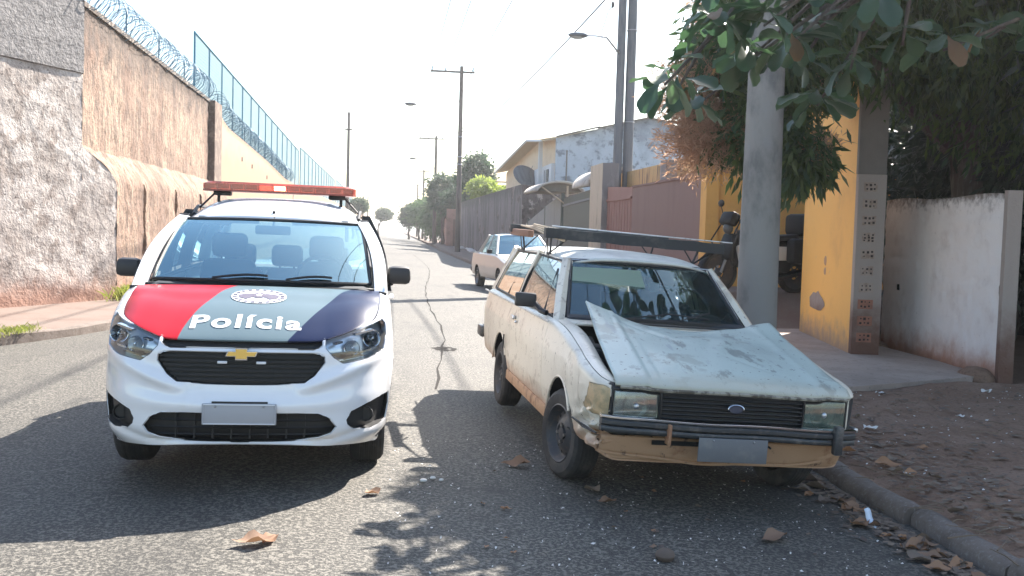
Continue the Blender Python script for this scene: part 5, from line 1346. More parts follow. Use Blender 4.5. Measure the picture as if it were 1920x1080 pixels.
# mesh panels
def mesh_fence(s0_, s1_, z0, z1, step, label, wires=True):
    e = empty('mesh_fence', mtx=STREET @ Matrix.Translation((-6.02, s0_, 4)), label=label, cat='fence', group='tall mesh fence panels above the left wall')
    n = int(round((s1_ - s0_) / step)); zt = lambda s: float(np.interp(s, [s0_, s1_], [z0, z1])); zb = lambda s: float(np.interp(s, [30, 34, 40, 54, 60], [4.9, 4.6, 4.3, 3.8, 3.6]))
    for i in range(n + 1):
        s = s0_ + (s1_ - s0_) * i / n; b = MB(); b.tube((0, s - s0_, zb(s) - 4), (0, s - s0_, zt(s) - 4), .035, n=6); b.build('post', 'net_blue', e)
    b = MB(); b.tube((0, 0, z0 - 4), (0, s1_ - s0_, z1 - 4), .035, n=6); b.build('top_rail', 'net_blue', e)
    b = MB(); st = .06 if s0_ < 40 else .10; s = s0_; w_ = .0255 if s0_ < 40 else .042
    while s < s1_:
        b.add([(0, s - s0_ - w_, zb(s) - 4), (0, s - s0_ + w_, zb(s) - 4), (0, s - s0_ + w_, zt(s) - 4), (0, s - s0_ - w_, zt(s) - 4)], [(0, 1, 2, 3)]); s += st
    z_ = 3.7
    while z_ < z0:
        sa = max(s0_, 30 + (4.9 - z_) / .13 if z_ < 4.9 else s0_); sb = s1_ if z_ < z1 else s0_ + (z_ - z0) / (z1 - z0) * (s1_ - s0_)
        if sb > sa: b.add([(.002, sa - s0_, z_ - 4), (.002, sb - s0_, z_ - 4), (.002, sb - s0_, z_ - 4 + .022), (.002, sa - s0_, z_ - 4 + .022)], [(0, 1, 2, 3)])
        z_ += .10
    b.build('wire_mesh', 'net_pale', e, smooth=0, kind='stuff')
mesh_fence(31.0, 64.6, 7.28, 6.30, 2.4, 'nearest bluish mesh fence panel run rising above the left wall')
mesh_fence(65.6, 104, 6.60, 6.35, 3.2, 'second mesh fence run further down the left wall')
mesh_fence(106, 150, 6.5, 6.4, 4.4, 'farthest mesh fence run at the end of the left wall')
# grass along the left kerb and wall foot
def blades(name, spots, n, h, m, label, spread=.3):
    V = []; F = []
    for i in range(n):
        t, s, z_ = spots[rng.integers(len(spots))]; t += rng.normal(0, spread * .35); s += rng.normal(0, spread); a = rng.uniform(0, 6.28); hh = h * rng.uniform(.4, 1.2); w_ = .006
        lx, ly = rng.normal(0, .5, 2) * hh; k = len(V)
        V += [(t - w_ * math.cos(a), s - w_ * math.sin(a), z_), (t + w_ * math.cos(a), s + w_ * math.sin(a), z_), (t + lx * .4 + w_ * .6, s + ly * .4, z_ + hh * .6), (t + lx, s + ly, z_ + hh)]
        F.append((k, k + 1, k + 3, k + 2))
    np_mesh(name, np.array(V), F, m, kind='stuff', label=label, cat='grass', mtx=STREET)
blades('grass', [(Pk[i][0] - .14, Pk[i][1], .04) for i in range(34, 52)], 9000, .07, 'grass_blade', 'dry yellow green grass strip along the left kerb', .25)
blades('weeds', [(-5.12, 20.1, .03), (-5.12, 20.6, .03), (-5.1, 22, .03)], 900, .26, 'grass_blade', 'tuft of yellow green weeds at the foot of the left wall corner', .35)

# ================================================================== right side
def fn_st(M_=None): pass
def wbox(b, t0, t1, s0_, s1_, z0, z1): return b.box(((t0 + t1) / 2, (s0_ + s1_) / 2, (z0 + z1) / 2), (t1 - t0, s1_ - s0_, z1 - z0))
# white wall
A0, A1 = Vector((6.98, 13.34, 0)), Vector((6.62, 10.06, 0))
wd = (A1 - A0).normalized(); wnn = Vector((-wd.y, wd.x, 0)); wnn = wnn if wnn.x < 0 else -wnn
ww = empty('whitewashed_wall', mtx=STREET, label='whitewashed wall with black drip stains on its top and red dirt at its foot', cat='wall')
def wf(u, v):
    L_ = (A1 - A0).length; q = A0 + wd * L_ * u; zt = 2.15 - .03 * u + .02 * math.sin(u * 9)
    z_ = -.05 + (zt + .05) * v
    return (q.x, q.y, z_), wnn
b = rough_face(wf, 90, 60, .006, 11)
b.v = [Vector(p) + wnn * (.007 * (1 if (p[2] / .19) % 1 > .18 else 0) * (p[2] > 1.0)) for p in b.v]
b.build('plaster_face', 'white_wash', ww)
b = MB(); pa = [A0 - wnn * .04, A1 - wnn * .04, A1 - wnn * .16, A0 - wnn * .16]
b.prism([(p.x, p.y) for p in pa], -.05, 2.13); b.build('wall_body', 'wall_top_stain', ww, smooth=0)
b = MB(); ps = [A1 + wnn * .012 + wd * .003, A1 + wnn * .012 + wd * .08, A1 - wnn * .15 + wd * .08, A1 - wnn * .15 + wd * .003]
b.prism([(p.x, p.y) for p in ps], -.05, 2.16); b.build('end_pillar', 'raw_cement', ww, smooth=0)
b = MB(); q = A0.lerp(A1, .17); b.bbox((q.x - .01, q.y, .95), (.02, .05, .08), .005); b.build('wall_hole', 'black', ww)
for u_, w_, z_ in ((.04, .25, .08), (.93, .30, .1)):
    q = A0.lerp(A1, u_) + wnn * .1; b = MB(); b.ball((q.x, q.y, .05), w_, 10, 6, (.6, 1, .5)); b.build('rubble_heap', 'dirt', smooth=50, mtx=STREET, kind='structure')
# yellow wall
yw = empty('yellow_wall', mtx=STREET, label='tall mustard yellow wall beside the garage opening with a chipped lower patch', cat='wall')
Y0, Y1 = Vector((6.50, 15.06, 0)), Vector((5.94, 12.19, 0))
yd = (Y1 - Y0).normalized(); yn = Vector((-yd.y, yd.x, 0)); yn = yn if yn.x < 0 else -yn
pa = [Y0, Y1, Y1 - yn * .06, Y0 - yn * .06]
b = MB(); b.prism([(p.x, p.y) for p in pa], 0, 4.0); b.build('plaster_face', 'yellow_paint', yw, smooth=0)
pa = [Y0 - yn * .062, Y1 - yn * .062, Y1 - yn * .34, Y0 - yn * .34]
b = MB(); b.prism([(p.x, p.y) for p in pa], 0, 3.99); b.build('masonry', 'block_face', yw, smooth=0)
for sz in ((.52, 1.62, .05), (.52, 1.47, .04)):
    q = Y0.lerp(Y1, sz[0]) + yn * .003; b = MB(); b.ball((q.x, q.y, sz[1] - .35), sz[2], 9, 6, (.25, 1, 1.4)); b.build('damp_mark', 'sill_rust', yw)
b = MB(); n = 13; q0 = Y0.lerp(Y1, .38); pts = []
ang = [0, .2, .5, .9, 1.4, 1.9, 2.3, 2.9, 3.4, 3.9, 4.5, 5.2, 5.8]; rad_ = [.32, .30, .24, .20, .22, .18, .24, .33, .30, .14, .10, .12, .2]
vs = [q0 + yd * (r_ * 1.5 * math.cos(a)) + Vector((0, 0, .62 + r_ * .9 * math.sin(a))) + yn * .006 for a, r_ in zip(ang, rad_)]
b.add(vs, [tuple(range(n))]); b.build('chipped_patch', 'raw_cement', yw, smooth=0)
# hollow-brick end of the yellow wall
be = empty('brick_pillar', mtx=STREET, label='raw pillar showing hollow clay block ends beside the yellow wall', cat='pillar')
pz = [Y1 + yd * .003 - yn * .0, Y1 + yd * .13, Y1 + yd * .13 - yn * .35, Y1 + yd * .003 - yn * .35]
b = MB(); b.prism([(p.x, p.y) for p in pz], 0, 2.42); b.build('mortar_face', 'raw_cement', be, smooth=0)
b = MB(); pz2 = [Y1 + yd * .003 + yn * .004, Y1 + yd * .10 + yn * .004, Y1 + yd * .10 - yn * .35, Y1 + yd * .003 - yn * .35]
b.prism([(p.x, p.y) for p in pz2], 2.425, 4.0); b.build('upper_panel', 'panel_grey', be, smooth=0)
for k in range(10):
    zc = 2.26 - .215 * k; q = Y1 + yd * .135 - yn * .15
    rw = rnd.uniform(.9, 1.05) if k < 7 else 1.1
    b = MB(); ex = -yn
    def bp_(a, h, d): return q + ex * a + Vector((0, 0, zc + h)) + yd * d
    b.add([bp_(a, h, d) for a in (-.085 * rw, .085 * rw) for h in (-.06, .06) for d in (-.01, .010)], [(0, 1, 3, 2), (4, 6, 7, 5), (0, 4, 5, 1), (2, 3, 7, 6), (0, 2, 6, 4), (1, 5, 7, 3)])
    br = b.build('brick', 'block_face' if k < 7 else 'clay', be, smooth=0)
    b = MB()
    for i in range(3):
        for j in range(2 if k not in (3,) else 3):
            if k in (4, 5) and rnd.random() < .3: continue
            a, h = -.05 + .05 * i + rnd.uniform(-.005, .005), ((-.028 + .055 * j) if k != 3 else (-.04 + .035 * j)) + rnd.uniform(-.005, .005)
            w_ = .014 * rnd.uniform(.5, 1.15)
            b.add([bp_(a + x, h + y, .0115) for x, y in ((-w_, -w_), (w_, -w_), (w_, w_), (-w_, w_))], [(0, 1, 2, 3)])
    b.build('brick_hole', 'hole_dark', br, smooth=0)
# garage recess
gw = empty('garage', mtx=STREET, label='open garage bay with mustard yellow inner walls behind the motorcycle', cat='garage')
b = MB(); wbox(b, 6.0, 10.2, 18.45, 18.65, 0, 2.95); b.build('back_wall', 'yellow_plain', gw, smooth=0)
b = MB(); wbox(b, 9.9, 10.1, 15.0, 18.44, 0, 2.95); b.build('side_wall', 'yellow_plain', gw, smooth=0)
b = MB(); wbox(b, 5.95, 6.2, 18.36, 18.72, 0, 3.0); b.build('jamb', 'yellow_plain', gw, smooth=0)
b = MB(); wbox(b, 9.0, 10.3, 14.8, 18.8, 2.96, 3.04); b.build('ceiling', 'panel_grey', gw, smooth=0)
# brown gates
for (s0_, s1_, z0, z1, m_, lb, nm) in ((18.74, 25.2, 2.92, 2.80, 'gate_brown', 'wide flat brown painted wall panel beyond the garage', 'brown_wall'), (25.22, 28.2, 2.80, 2.93, 'gate_red', 'narrower reddish brown gate next to the beige pillar', 'brown_gate')):
    e = empty(nm, mtx=STREET, label=lb, cat='gate' if 'gate' in nm else 'wall')
    vs = [(t, s, z_) for s, zt in ((s0_, z0), (s1_, z1)) for t in (6.18, 6.30) for z_ in (0, zt)]
    b = MB(); b.add(vs, [(0, 1, 3, 2), (4, 6, 7, 5), (0, 4, 5, 1), (2, 3, 7, 6), (0, 2, 6, 4), (1, 5, 7, 3)]); b.build('panel', m_, e, smooth=0)
    if nm == 'brown_gate':
        b = MB(); wbox(b, 6.14, 6.178, s0_, s1_, 2.50, 2.56); b.build('cross_rail', m_, e, smooth=0)
        n = 9
        for k in range(n): b = MB(); wbox(b, 6.165, 6.179, s0_ + .1 + k * .32, s0_ + .13 + k * .32, .1, 2.48); b.build('rib', m_, e, smooth=0)
    else:
        b = MB(); wbox(b, 6.15, 6.33, s0_, s1_, 2.79, 2.83); b.build('coping', m_, e, smooth=0)
b = MB(); wbox(b, 6.9, 7.1, 19, 32, 0, 3.42); b.build('house_wall', 'yellow_old', mtx=STREET, smooth=0, label='stained yellow wall top showing above the brown wall', cat='wall')
e = empty('gate_pillar', mtx=STREET, label='square beige and grey gate pillar beside the reddish gate', cat='pillar')
b = MB(); wbox(b, 6.02, 6.5, 28.24, 30.0, 0, 3.62); b.build('shaft', 'pillar_beige', e, smooth=0)
b = MB(); wbox(b, 6.02, 6.5, 28.215, 28.235, 0, 3.62); b.build('shaded_end', 'pillar_grey', e, smooth=0)  # bounce-lit beige face and duller near face are put into the pillar's colours
b = MB(); wbox(b, 6.35, 6.62, 22.7, 23.2, 2.7, 3.35); b.build('cement_post', 'pillar_grey', mtx=STREET, smooth=0, label='short cement post sticking up behind the brown wall', cat='post')
def awning(tc, sc, zc, rx, rz, L_, label, a0=10, a1=170):
    e = empty('barrel_awning', mtx=STREET @ Matrix.Translation((tc, sc, zc)), label=label, cat='awning')
    b = MB(); b.grid(lambda u, v_: Vector((-rx * math.cos(R(a0 + (a1 - a0) * u)), L_ * v_, rz * math.sin(R(a0 + (a1 - a0) * u)) * (1 + .0 * v_))), 20, 2); b.build('shell', 'awning', e, solid=.09)
    b = MB(); N_ = 20; pp = [(-rx * math.cos(R(a0 + (a1 - a0) * k / N_)) * .93, rz * math.sin(R(a0 + (a1 - a0) * k / N_)) * .93) for k in range(N_ + 1)]; b.prism(pp, .25, L_, lambda x, z_, y: (x, y, z_)); b.build('shade_infill', 'panel_grey', e, smooth=0)  # solid infill darkens the open end, standing for the shade beneath the shell
    b = MB(); b.tube((-rx * .75, .1, rz * .5), (rx * .4, .1, -.5), .03, n=5); b.tube((rx * .3, .1, rz * .6), (rx * .3, .1, -.9), .04, n=5); b.build('bracket', 'pillar_beige', e)
awning(6.95, 30.2, 3.05, 1.0, .62, 2.6, 'curved cement awning over the pillar beside the double poles', 0, 150)
awning(6.15, 36.2, 3.02, .95, .48, 3.4, 'lower curved awning over the grey green gate', 10, 170)
b = MB(); vs = [(t, s, z_) for s, zt in ((37.0, 2.95), (44.5, 2.25)) for t in (6.25, 6.31) for z_ in (0, zt)]
e = empty('metal_gate', mtx=STREET, label='blue grey sheet metal gate with a stepped sloping top', cat='gate')
b = MB(); vs = [(t, s, z_) for s, zt in ((36.6, 3.0), (40.4, 2.62)) for t in (6.25, 6.31) for z_ in (0, zt)]; FB = [(0, 1, 3, 2), (4, 6, 7, 5), (0, 4, 5, 1), (2, 3, 7, 6), (0, 2, 6, 4), (1, 5, 7, 3)]
b.add(vs, FB); b.build('leaf_panel', 'gate_blue', e, smooth=0)
b = MB(); b.add([(t, s, z_) for s, zt in ((40.7, 2.58), (45.6, 2.05)) for t in (6.27, 6.33) for z_ in (0, zt)], FB); b.build('leaf_panel', 'gate_blue', e, smooth=0)
for s in (36.5, 40.55, 45.7): b = MB(); wbox(b, 6.24, 6.36, s - .05, s + .05, 0, float(np.interp(s, [36.5, 45.7], [3.05, 2.15]))); b.build('gate_post', 'gate_green', e, smooth=0)
e = empty('metal_gate', mtx=STREET, label='dark green barred gate right under the lower awning', cat='gate')
b = MB(); b.add([(t, s, z_) for s, zt in ((30.1, 3.0), (36.3, 2.85)) for t in (6.30, 6.36) for z_ in (0, zt)], FB); b.build('leaf_panel', 'gate_green', e, smooth=0)
b = MB(); b.add([(t, s, z_) for s, zt in ((30.1, 2.74), (36.3, 2.60)) for t in (6.26, 6.298) for z_ in (zt - .07, zt)], FB); b.build('cross_rail', 'gate_blue', e, smooth=0)
# grey mossy wall
gwall = empty('boundary_wall', mtx=STREET, label='long grey weather-streaked wall behind the parked saloon', cat='wall')
def gf(u, v): s = 46.3 + (89.5 - 46.3) * u; t = 6.05 - .35 * u; return (t, s, -.05 + (3.80 + .12 * u + .05) * v), (-1, 0, 0)
b = rough_face(gf, 120, 20, .015, 21); b.build('street_face', 'wall_grey', gwall)
b = MB(); vs = [(6.06, 46.32, -.05), (6.06, 46.32, 3.78), (5.72, 89.4, 3.9), (5.72, 89.4, -.05)]; vs += [(x + .2, y, z_) for x, y, z_ in vs]
b.add(vs, [(0, 1, 2, 3), (7, 6, 5, 4), (1, 5, 6, 2), (0, 4, 5, 1), (3, 2, 6, 7)]); b.build('wall_body', 'wall_mossy', gwall, smooth=0)
def mf(u, v): return (6.05 + 2.75 * u, 46.25, -.05 + (3.72 - .04 * u + .06 * math.sin(u * 7) + .05) * v), (0, -1, 0)
b = rough_face(mf, 40, 40, .03, 22); b.build('end_face', 'wall_mossy', gwall)
b = MB()
for k in range(14): b.ball((5.55 + rnd.uniform(-.2, .2), 47 + 2.4 * k + rnd.uniform(-.5, .5), .12), rnd.uniform(.12, .3), 7, 5, (1, 1.2, .6))
b.build('rubble', 'litter_white', mtx=STREET, kind='stuff', label='pale rubble lying along the foot of the grey wall', cat='rubble')
# blue-grey house
hs = empty('house', mtx=STREET, label='two storey house with a blotchy blue grey side wall and cream gabled front', cat='house')
side = [(7.96, 3.0), (7.96, 5.95), (7.2, 6.1), (10, 6.75), (12.8, 7.42), (14.0, 7.0), (20, 6.4), (20, 3.0)]
side = [(7.96, 0), (7.96, 6.22), (10, 6.75), (12.8, 7.42), (14.2, 7.02), (20, 6.4), (20, 0)]
b = MB(); b.prism(side, 48.4, 48.7, lambda x, z_, y: (x, y, z_)); b.build('side_wall', 'house_blue', hs, smooth=0)
b = MB(); b.box((9.0, 48.30, 6.56), (2.2, .28, .07), Matrix.Rotation(R(-14.5), 3, 'Y')); b.box((11.4, 48.34, 7.12), (2.85, .24, .07), Matrix.Rotation(R(-13.5), 3, 'Y')); b.box((16, 48.34, 6.90), (6.6, .24, .07), Matrix.Rotation(R(8), 3, 'Y')); b.build('coping', 'panel_grey', hs, smooth=0)
fr_p = [(48.72, 0), (48.72, 6.15), (54, 6.55), (70.2, 5.70), (70.2, 0)]
b = MB(); b.prism(fr_p, 7.98, 8.2, lambda y, z_, x: (x, y, z_)); b.build('front_wall', 'house_cream', hs, smooth=0)
b = MB(); b.prism([(48.9, 0), (48.9, 5.0), (54.8, 5.0), (54.8, 0)], 7.80, 7.979, lambda y, z_, x: (x, y, z_)); b.build('porch_wall', 'house_white', hs, smooth=0)
# roof: mono-pitch edge in front, thick fascia
b = MB(); vs = [(7.2, 48.3, 6.12), (7.2, 53.9, 6.62), (7.2, 70.6, 5.78), (14, 70.6, 7.0), (14, 54, 7.9), (14, 48.9, 7.0)]
b.add([(7.2, 48.75, 6.16), (7.2, 54, 6.62), (9.8, 54, 6.95), (9.8, 48.75, 6.72)], [(0, 1, 2, 3)]); b.add([(7.2, 54, 6.62), (7.2, 70.6, 5.78), (12, 70.6, 6.8), (9.8, 54, 6.95)], [(0, 1, 2, 3)]); b.build('roof', 'roof_tile', hs, smooth=0, solid=.12)
b = MB(); b.tube((7.2, 48.75, 6.08), (7.2, 54, 6.55), .07, n=5); b.tube((7.2, 54, 6.55), (7.2, 70.6, 5.70), .07, n=5); b.build('gutter', 'house_white', hs)
b = MB(); wbox(b, 7.5, 7.7, 51.2, 51.4, 0, 6.3); b.build('porch_post', 'house_white', hs, smooth=0)
for s0_, z0, z1 in ((49.6, 3.6, 4.75),):
    b = MB(); wbox(b, 7.74, 7.79, s0_, s0_ + 1.2, z0, z1); w = b.build('window', 'dark_glass', hs, smooth=0)
    b = MB(); wbox(b, 7.70, 7.735, s0_ + .56, s0_ + .64, z0, z1); b.build('frame', 'house_white', w, smooth=0)
for t, s in ((8.4, 47.9), (10.9, 47.9), (14.8, 47.9)):
    b = MB(); b.tube((t, s, 3.4), (t, s, 5.6 if t < 14 else 5.3), .04, n=5); b.build('stand_pipe', 'panel_grey', mtx=STREET, label='thin dark pipe standing against the blue house, %s' % {8.4: 'nearest its cream front', 10.9: 'just left of the double poles', 14.8: 'right of the double poles'}[t], cat='pipe')
b = MB(); b.bbox((12.7, 48.9, 7.65), (.16, .3, .6), .02); b.build('chimney', 'panel_grey', hs)
# satellite dish
e = empty('satellite_dish', mtx=STREET @ Matrix.Translation((7.45, 54.6, 4.75)) @ Matrix.Rotation(R(25), 4, 'Z') @ Matrix.Rotation(R(-38), 4, 'X'), label='round dark satellite dish in front of the cream house front', cat='satellite dish')
b = MB(); b.lathe([(.0001, 0), (.3, .03), (.6, .11), (.82, .21), (.84, .21), (.6, .09), (.3, .01), (.0001, -.02)], ax='y', n=24); b.build('dish', 'pole_blue', e)
b = MB(); b.tube((0, 0, 0), (0, .1, -1.5), .04, n=5); b.tube((0, -.0, 0), (0, -.6, .1), .015, n=4); b.build('mount', 'pole_blue', e)
# beige roof beyond and pink wall with its gate
hb_ = empty('house', mtx=STREET, label='low house with a beige tiled roof seen beyond the cream gable', cat='house')
b = MB(); b.add([(7.3, 86, 5.75), (13, 86, 5.75), (13, 92, 7.0), (7.3, 92, 7.0)], [(0, 1, 2, 3)]); b.build('roof', 'roof_tile', hb_, smooth=0, solid=.15)
b = MB(); wbox(b, 7.7, 12.8, 86.5, 92, 0, 5.6); b.build('wall', 'house_cream', hb_, smooth=0)
e = empty('pink_wall', mtx=STREET, label='faded pink wall with a slim metal gate beyond the grey wall', cat='wall')
b = MB(); wbox(b, 4.9, 6.1, 90.2, 90.5, 0, 3.45); b.build('front_face', 'pink_wall', e, smooth=0)
b = MB(); wbox(b, 5.3, 5.5, 90.5, 110, 0, 3.3); b.build('street_face', 'pink_wall', e, smooth=0)
b = MB(); wbox(b, 5.5, 5.95, 90.12, 90.18, .1, 2.5); b.build('gate', 'gate_brown', e, smooth=0)
# dark building in the shade behind the white wall
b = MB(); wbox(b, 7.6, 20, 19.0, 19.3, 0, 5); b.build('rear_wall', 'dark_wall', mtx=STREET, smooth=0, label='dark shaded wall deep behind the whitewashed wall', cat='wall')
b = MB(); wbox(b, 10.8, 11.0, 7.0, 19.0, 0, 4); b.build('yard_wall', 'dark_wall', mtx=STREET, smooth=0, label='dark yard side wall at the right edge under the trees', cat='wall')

# ================================================================== poles, wires, lamps
def pole(s, t, h, r0, r1, m, label, cat='pole', lean=(0, 0), arm=None, ins=(), z0=-.1):
    e = empty('utility_pole', mtx=STREET @ Matrix.Translation((t, s, 0)), label=label, cat=cat)
    b = MB(); n = 10
    b.path([(lean[0] * k / n, lean[1] * k / n, z0 + (h - z0) * k / n) for k in range(n + 1)], [r0 + (r1 - r0) * k / n for k in range(n + 1)], 16); b.build('shaft', m, e)
    if arm:
        b = MB(); x0, x1, za = arm; b.bbox(((x0 + x1) / 2, -.12, za), (x1 - x0, .10, .13), .01); b.build('crossarm', 'pole_wood', e)
        for x in ins: b = MB(); b.lathe([(.0001, .0), (.035, .0), (.05, .08), (.03, .12), (.055, .17), (.03, .26), (.0001, .28)], (x, -.12, za + .06), 'z', 8); b.build('insulator', 'galvanised', e)
    return e
big = pole(10.25, 3.93, 5.3, .225, .17, 'pole_concrete', 'thick round concrete pole standing beside the old wagon', cat='pole', z0=0)
wp = pole(65.9, 4.34, 12.35, .19, .12, 'pole_wood', 'tall wooden pole with a wide crossarm and street lamp past the saloon', lean=(0, 0), arm=(-2.05, .86, 11.95), ins=(-1.95, -1.05, .75), z0=0)
p2 = pole(100, 4.2, 10.9, .19, .12, 'pole_wood', 'second crossarm pole down the street, half hidden by trees', arm=(-1.75, .8, 10.6), ins=(-1.6, -.8, .6), z0=0)
p3 = pole(140, 4.25, 9.9, .18, .12, 'pole_wood', 'third crossarm pole down the street, above the clipped trees', arm=(-1.6, .9, 9.6), z0=0)
p4 = pole(180, 4.4, 9.6, .17, .12, 'pole_wood', 'farthest thin pole on the right side of the street', arm=(-1.0, .9, 9.3), z0=0)
pl_ = pole(100, -4.5, 12.9, .19, .13, 'pole_wood', 'lone dark pole on the left pavement behind the light bar', z0=0)
b = MB(); b.bbox((0, -.1, 11.2), (.75, .25, .12), .02); b.build('bracket', 'pole_wood', pl_)
pole(150, -4.4, 6.2, .14, .1, 'pole_wood', 'short far pole on the left, nearest the mesh fence end', z0=0)
pole(170, -4.2, 6.8, .14, .1, 'pole_wood', 'short far pole on the left, next to the round clipped tree', z0=0)
d1 = pole(29.0, 6.62, 11.0, .145, .115, 'pole_blue', 'left one of the two joined poles behind the gate pillar', cat='pole', z0=0)
d2 = pole(29.0, 6.93, 11.2, .16, .13, 'pole_blue', 'right one of the two joined poles behind the gate pillar', cat='pole', z0=0)
for z_ in (4.9, 7.6):
    b = MB(); b.lathe([(.165, -.015), (.17, 0), (.165, .015)], (0, 0, z_), 'z', 16); b.build('band', 'steel', d2)
for z_ in (6.4, 5.9, 7.7):
    b = MB(); b.lathe([(.18, -.04), (.2, 0), (.18, .04)], (0, 0, z_), 'z', 12); b.build('band', 'steel', wp)
for z_ in (8.3, 8.05): b = MB(); b.bbox((.25, -.1, z_), (.5, .06, .06), .01); b.build('bracket', 'pole_wood', wp)
def lamp(p, arm0, label, sc=1.0, yaw=0):
    """p: head centre, arm0: where the arm leaves the pole (t,s,z)"""
    e = empty('street_lamp', mtx=STREET @ Matrix.Translation(p), label=label, cat='street lamp')
    a = Vector(arm0) - Vector(p)
    b = MB(); b.path([a, a * .62 + Vector((0, 0, .28 * sc)), a * .3 + Vector((0, 0, .16 * sc)), Vector((0, 0, 0))], .028, 6); b.build('arm', 'steel', e)
    m_ = Matrix.Rotation(yaw, 3, 'Z')
    b = MB(); b.ball((-.18 * sc, 0, 0), .30 * sc, 12, 8, (1.0, .45, .28)); b.build('head', 'pole_blue', e)
    b = MB(); b.ball((-.20 * sc, 0, -.05 * sc), .22 * sc, 10, 6, (1, .5, .3)); b.build('glass_bowl', 'interior_light', e)
    return e
lamp((1.25, 65.9, 9.75), (4.2, 65.9, 7.95), 'curved arm street lamp on the tall wooden pole', 1.3)
lamp((5.15, 27.2, 7.02), (6.55, 28.95, 6.9), 'street lamp head hanging left of the double poles', .95)
lamp((2.1, 100, 8.6), (4.1, 100, 7.6), 'small far street lamp on the second crossarm pole', 1.2)
def cable(a, b_, sag, r, label, m='cable'):
    a, b_ = Vector(a), Vector(b_); b = MB(); n = 24
    b.path([a.lerp(b_, k / n) - Vector((0, 0, 4 * sag * (k / n) * (1 - k / n))) for k in range(n + 1)], r, 4); return b.build('overhead_cable', m, mtx=STREET, label=label, cat='cable')
for t, lb in ((2.38, 'leftmost thin overhead cable above the street'), (3.28, 'second thin overhead cable from the left above the street'), (5.08, 'right overhead cable above the pavement, running to the crossarm')):
    cable((t, -6, 12.25), (t, 65.9, 12.22), .5, .024, lb)
    cable((t, 65.9, 12.22), (t * .9, 100, 10.9), .3, .022, lb.replace('overhead cable', 'far stretch of overhead cable'))
cable((5.95, 14, 8.5), (4.4, 65.9, 7.6), .55, .022, 'thick service cable passing the hanging lamp head')
cable((7.2, 8, 9.2), (7.0, 29.0, 9.3), .3, .018, 'thin cable leaving the double poles towards the tree')
b = MB(); b.path([Vector((6.62 + x, 28.9, z_)) for x, z_ in ((-.05, 7.0), (-.35, 6.85), (-.6, 7.0), (-.62, 7.5), (-.45, 8.1), (-.30, 8.3))], .014, 5); b.ball((6.3, 28.9, 8.3), .07, 8, 6, (.7, .7, 1.5)); b.build('hanging_wire', 'cable', mtx=STREET, label='looped wire with a small insulator left of the double poles', cat='wire')
b = MB(); b.path([Vector((5.0 + x, 45, z_)) for x, z_ in ((0, 11.2), (.12, 10.4), (.10, 9.7), (-.1, 9.3))], .02, 4); b.build('hanging_wire', 'cable', mtx=STREET, label='short loose wire dangling high over the street', cat='wire')

# ------------------------------------------------------------------ air
m = bpy.data.materials.new('air'); m.use_nodes = True
nt = m.node_tree; nt.nodes.clear(); out = nt.nodes.new('ShaderNodeOutputMaterial'); pv = nt.nodes.new('ShaderNodeVolumePrincipled')
pv.inputs['Color'].default_value = (.97, .98, 1, 1); pv.inputs['Density'].default_value = .0007; pv.inputs['Anisotropy'].default_value = .5
nt.links.new(pv.outputs[0], out.inputs['Volume']); MATS['air'] = m
b = MB(); b.box((0, 1500, 6.3), (6100, 6100, 15.6)); b.build('haze', 'air', smooth=0, kind='stuff', label='thin bright haze over the far end of the street', cat='haze')
# ================================================================== vegetation
def leaf_cloud(P, D, ln, wd, q, fold=.25):
    """P positions, D unit directions -> quads (base, side, tip, side)"""
    n = len(P); r = q.normal(0, 1, (n, 3)); s = np.cross(D, r); s /= np.linalg.norm(s, axis=1, keepdims=True) + 1e-9
    u = np.cross(s, D); L_ = ln * q.uniform(.65, 1.25, (n, 1)); w_ = wd * q.uniform(.7, 1.2, (n, 1)) * .5
    a = P; c = P + D * L_; m_ = P + D * L_ * .48
    V = np.stack([a, m_ + s * w_ + u * w_ * fold, c, m_ - s * w_ + u * w_ * fold], 1).reshape(-1, 3)
    F = np.arange(4 * n).reshape(n, 4)
    return V, F
def crown(ells, n, per, ln, wd, q, droop=.5, clump=.35, shell=.45):
    """ells: (cx,cy,cz,rx,ry,rz,weight)"""
    ws = np.array([e[6] for e in ells], float); ws /= ws.sum(); Ps, Ds = [], []
    for e, w_ in zip(ells, ws):
        k = int(n * w_ / per)
        d = q.normal(0, 1, (k, 3)); d /= np.linalg.norm(d, axis=1, keepdims=True)
        lump = 1 + .16 * np.sin(d[:, :1] * 5 + e[0]) * np.sin(d[:, 1:2] * 6 + e[1]) + .10 * np.sin(d[:, 2:] * 9 + e[2] * 3)
        rr = (1 - shell * q.uniform(0, 1, (k, 1)) ** 1.6) * lump
        c = np.array(e[:3]) + d * rr * np.array(e[3:6])
        P_ = np.repeat(c, per, 0) + q.normal(0, clump * .35, (k * per, 3))
        D_ = np.repeat(d, per, 0) * .7 + q.normal(0, .6, (k * per, 3)); D_[:, 2] -= droop
        D_ /= np.linalg.norm(D_, axis=1, keepdims=True); Ps.append(P_); Ds.append(D_)
    return leaf_cloud(np.vstack(Ps), np.vstack(Ds), ln, wd, q)
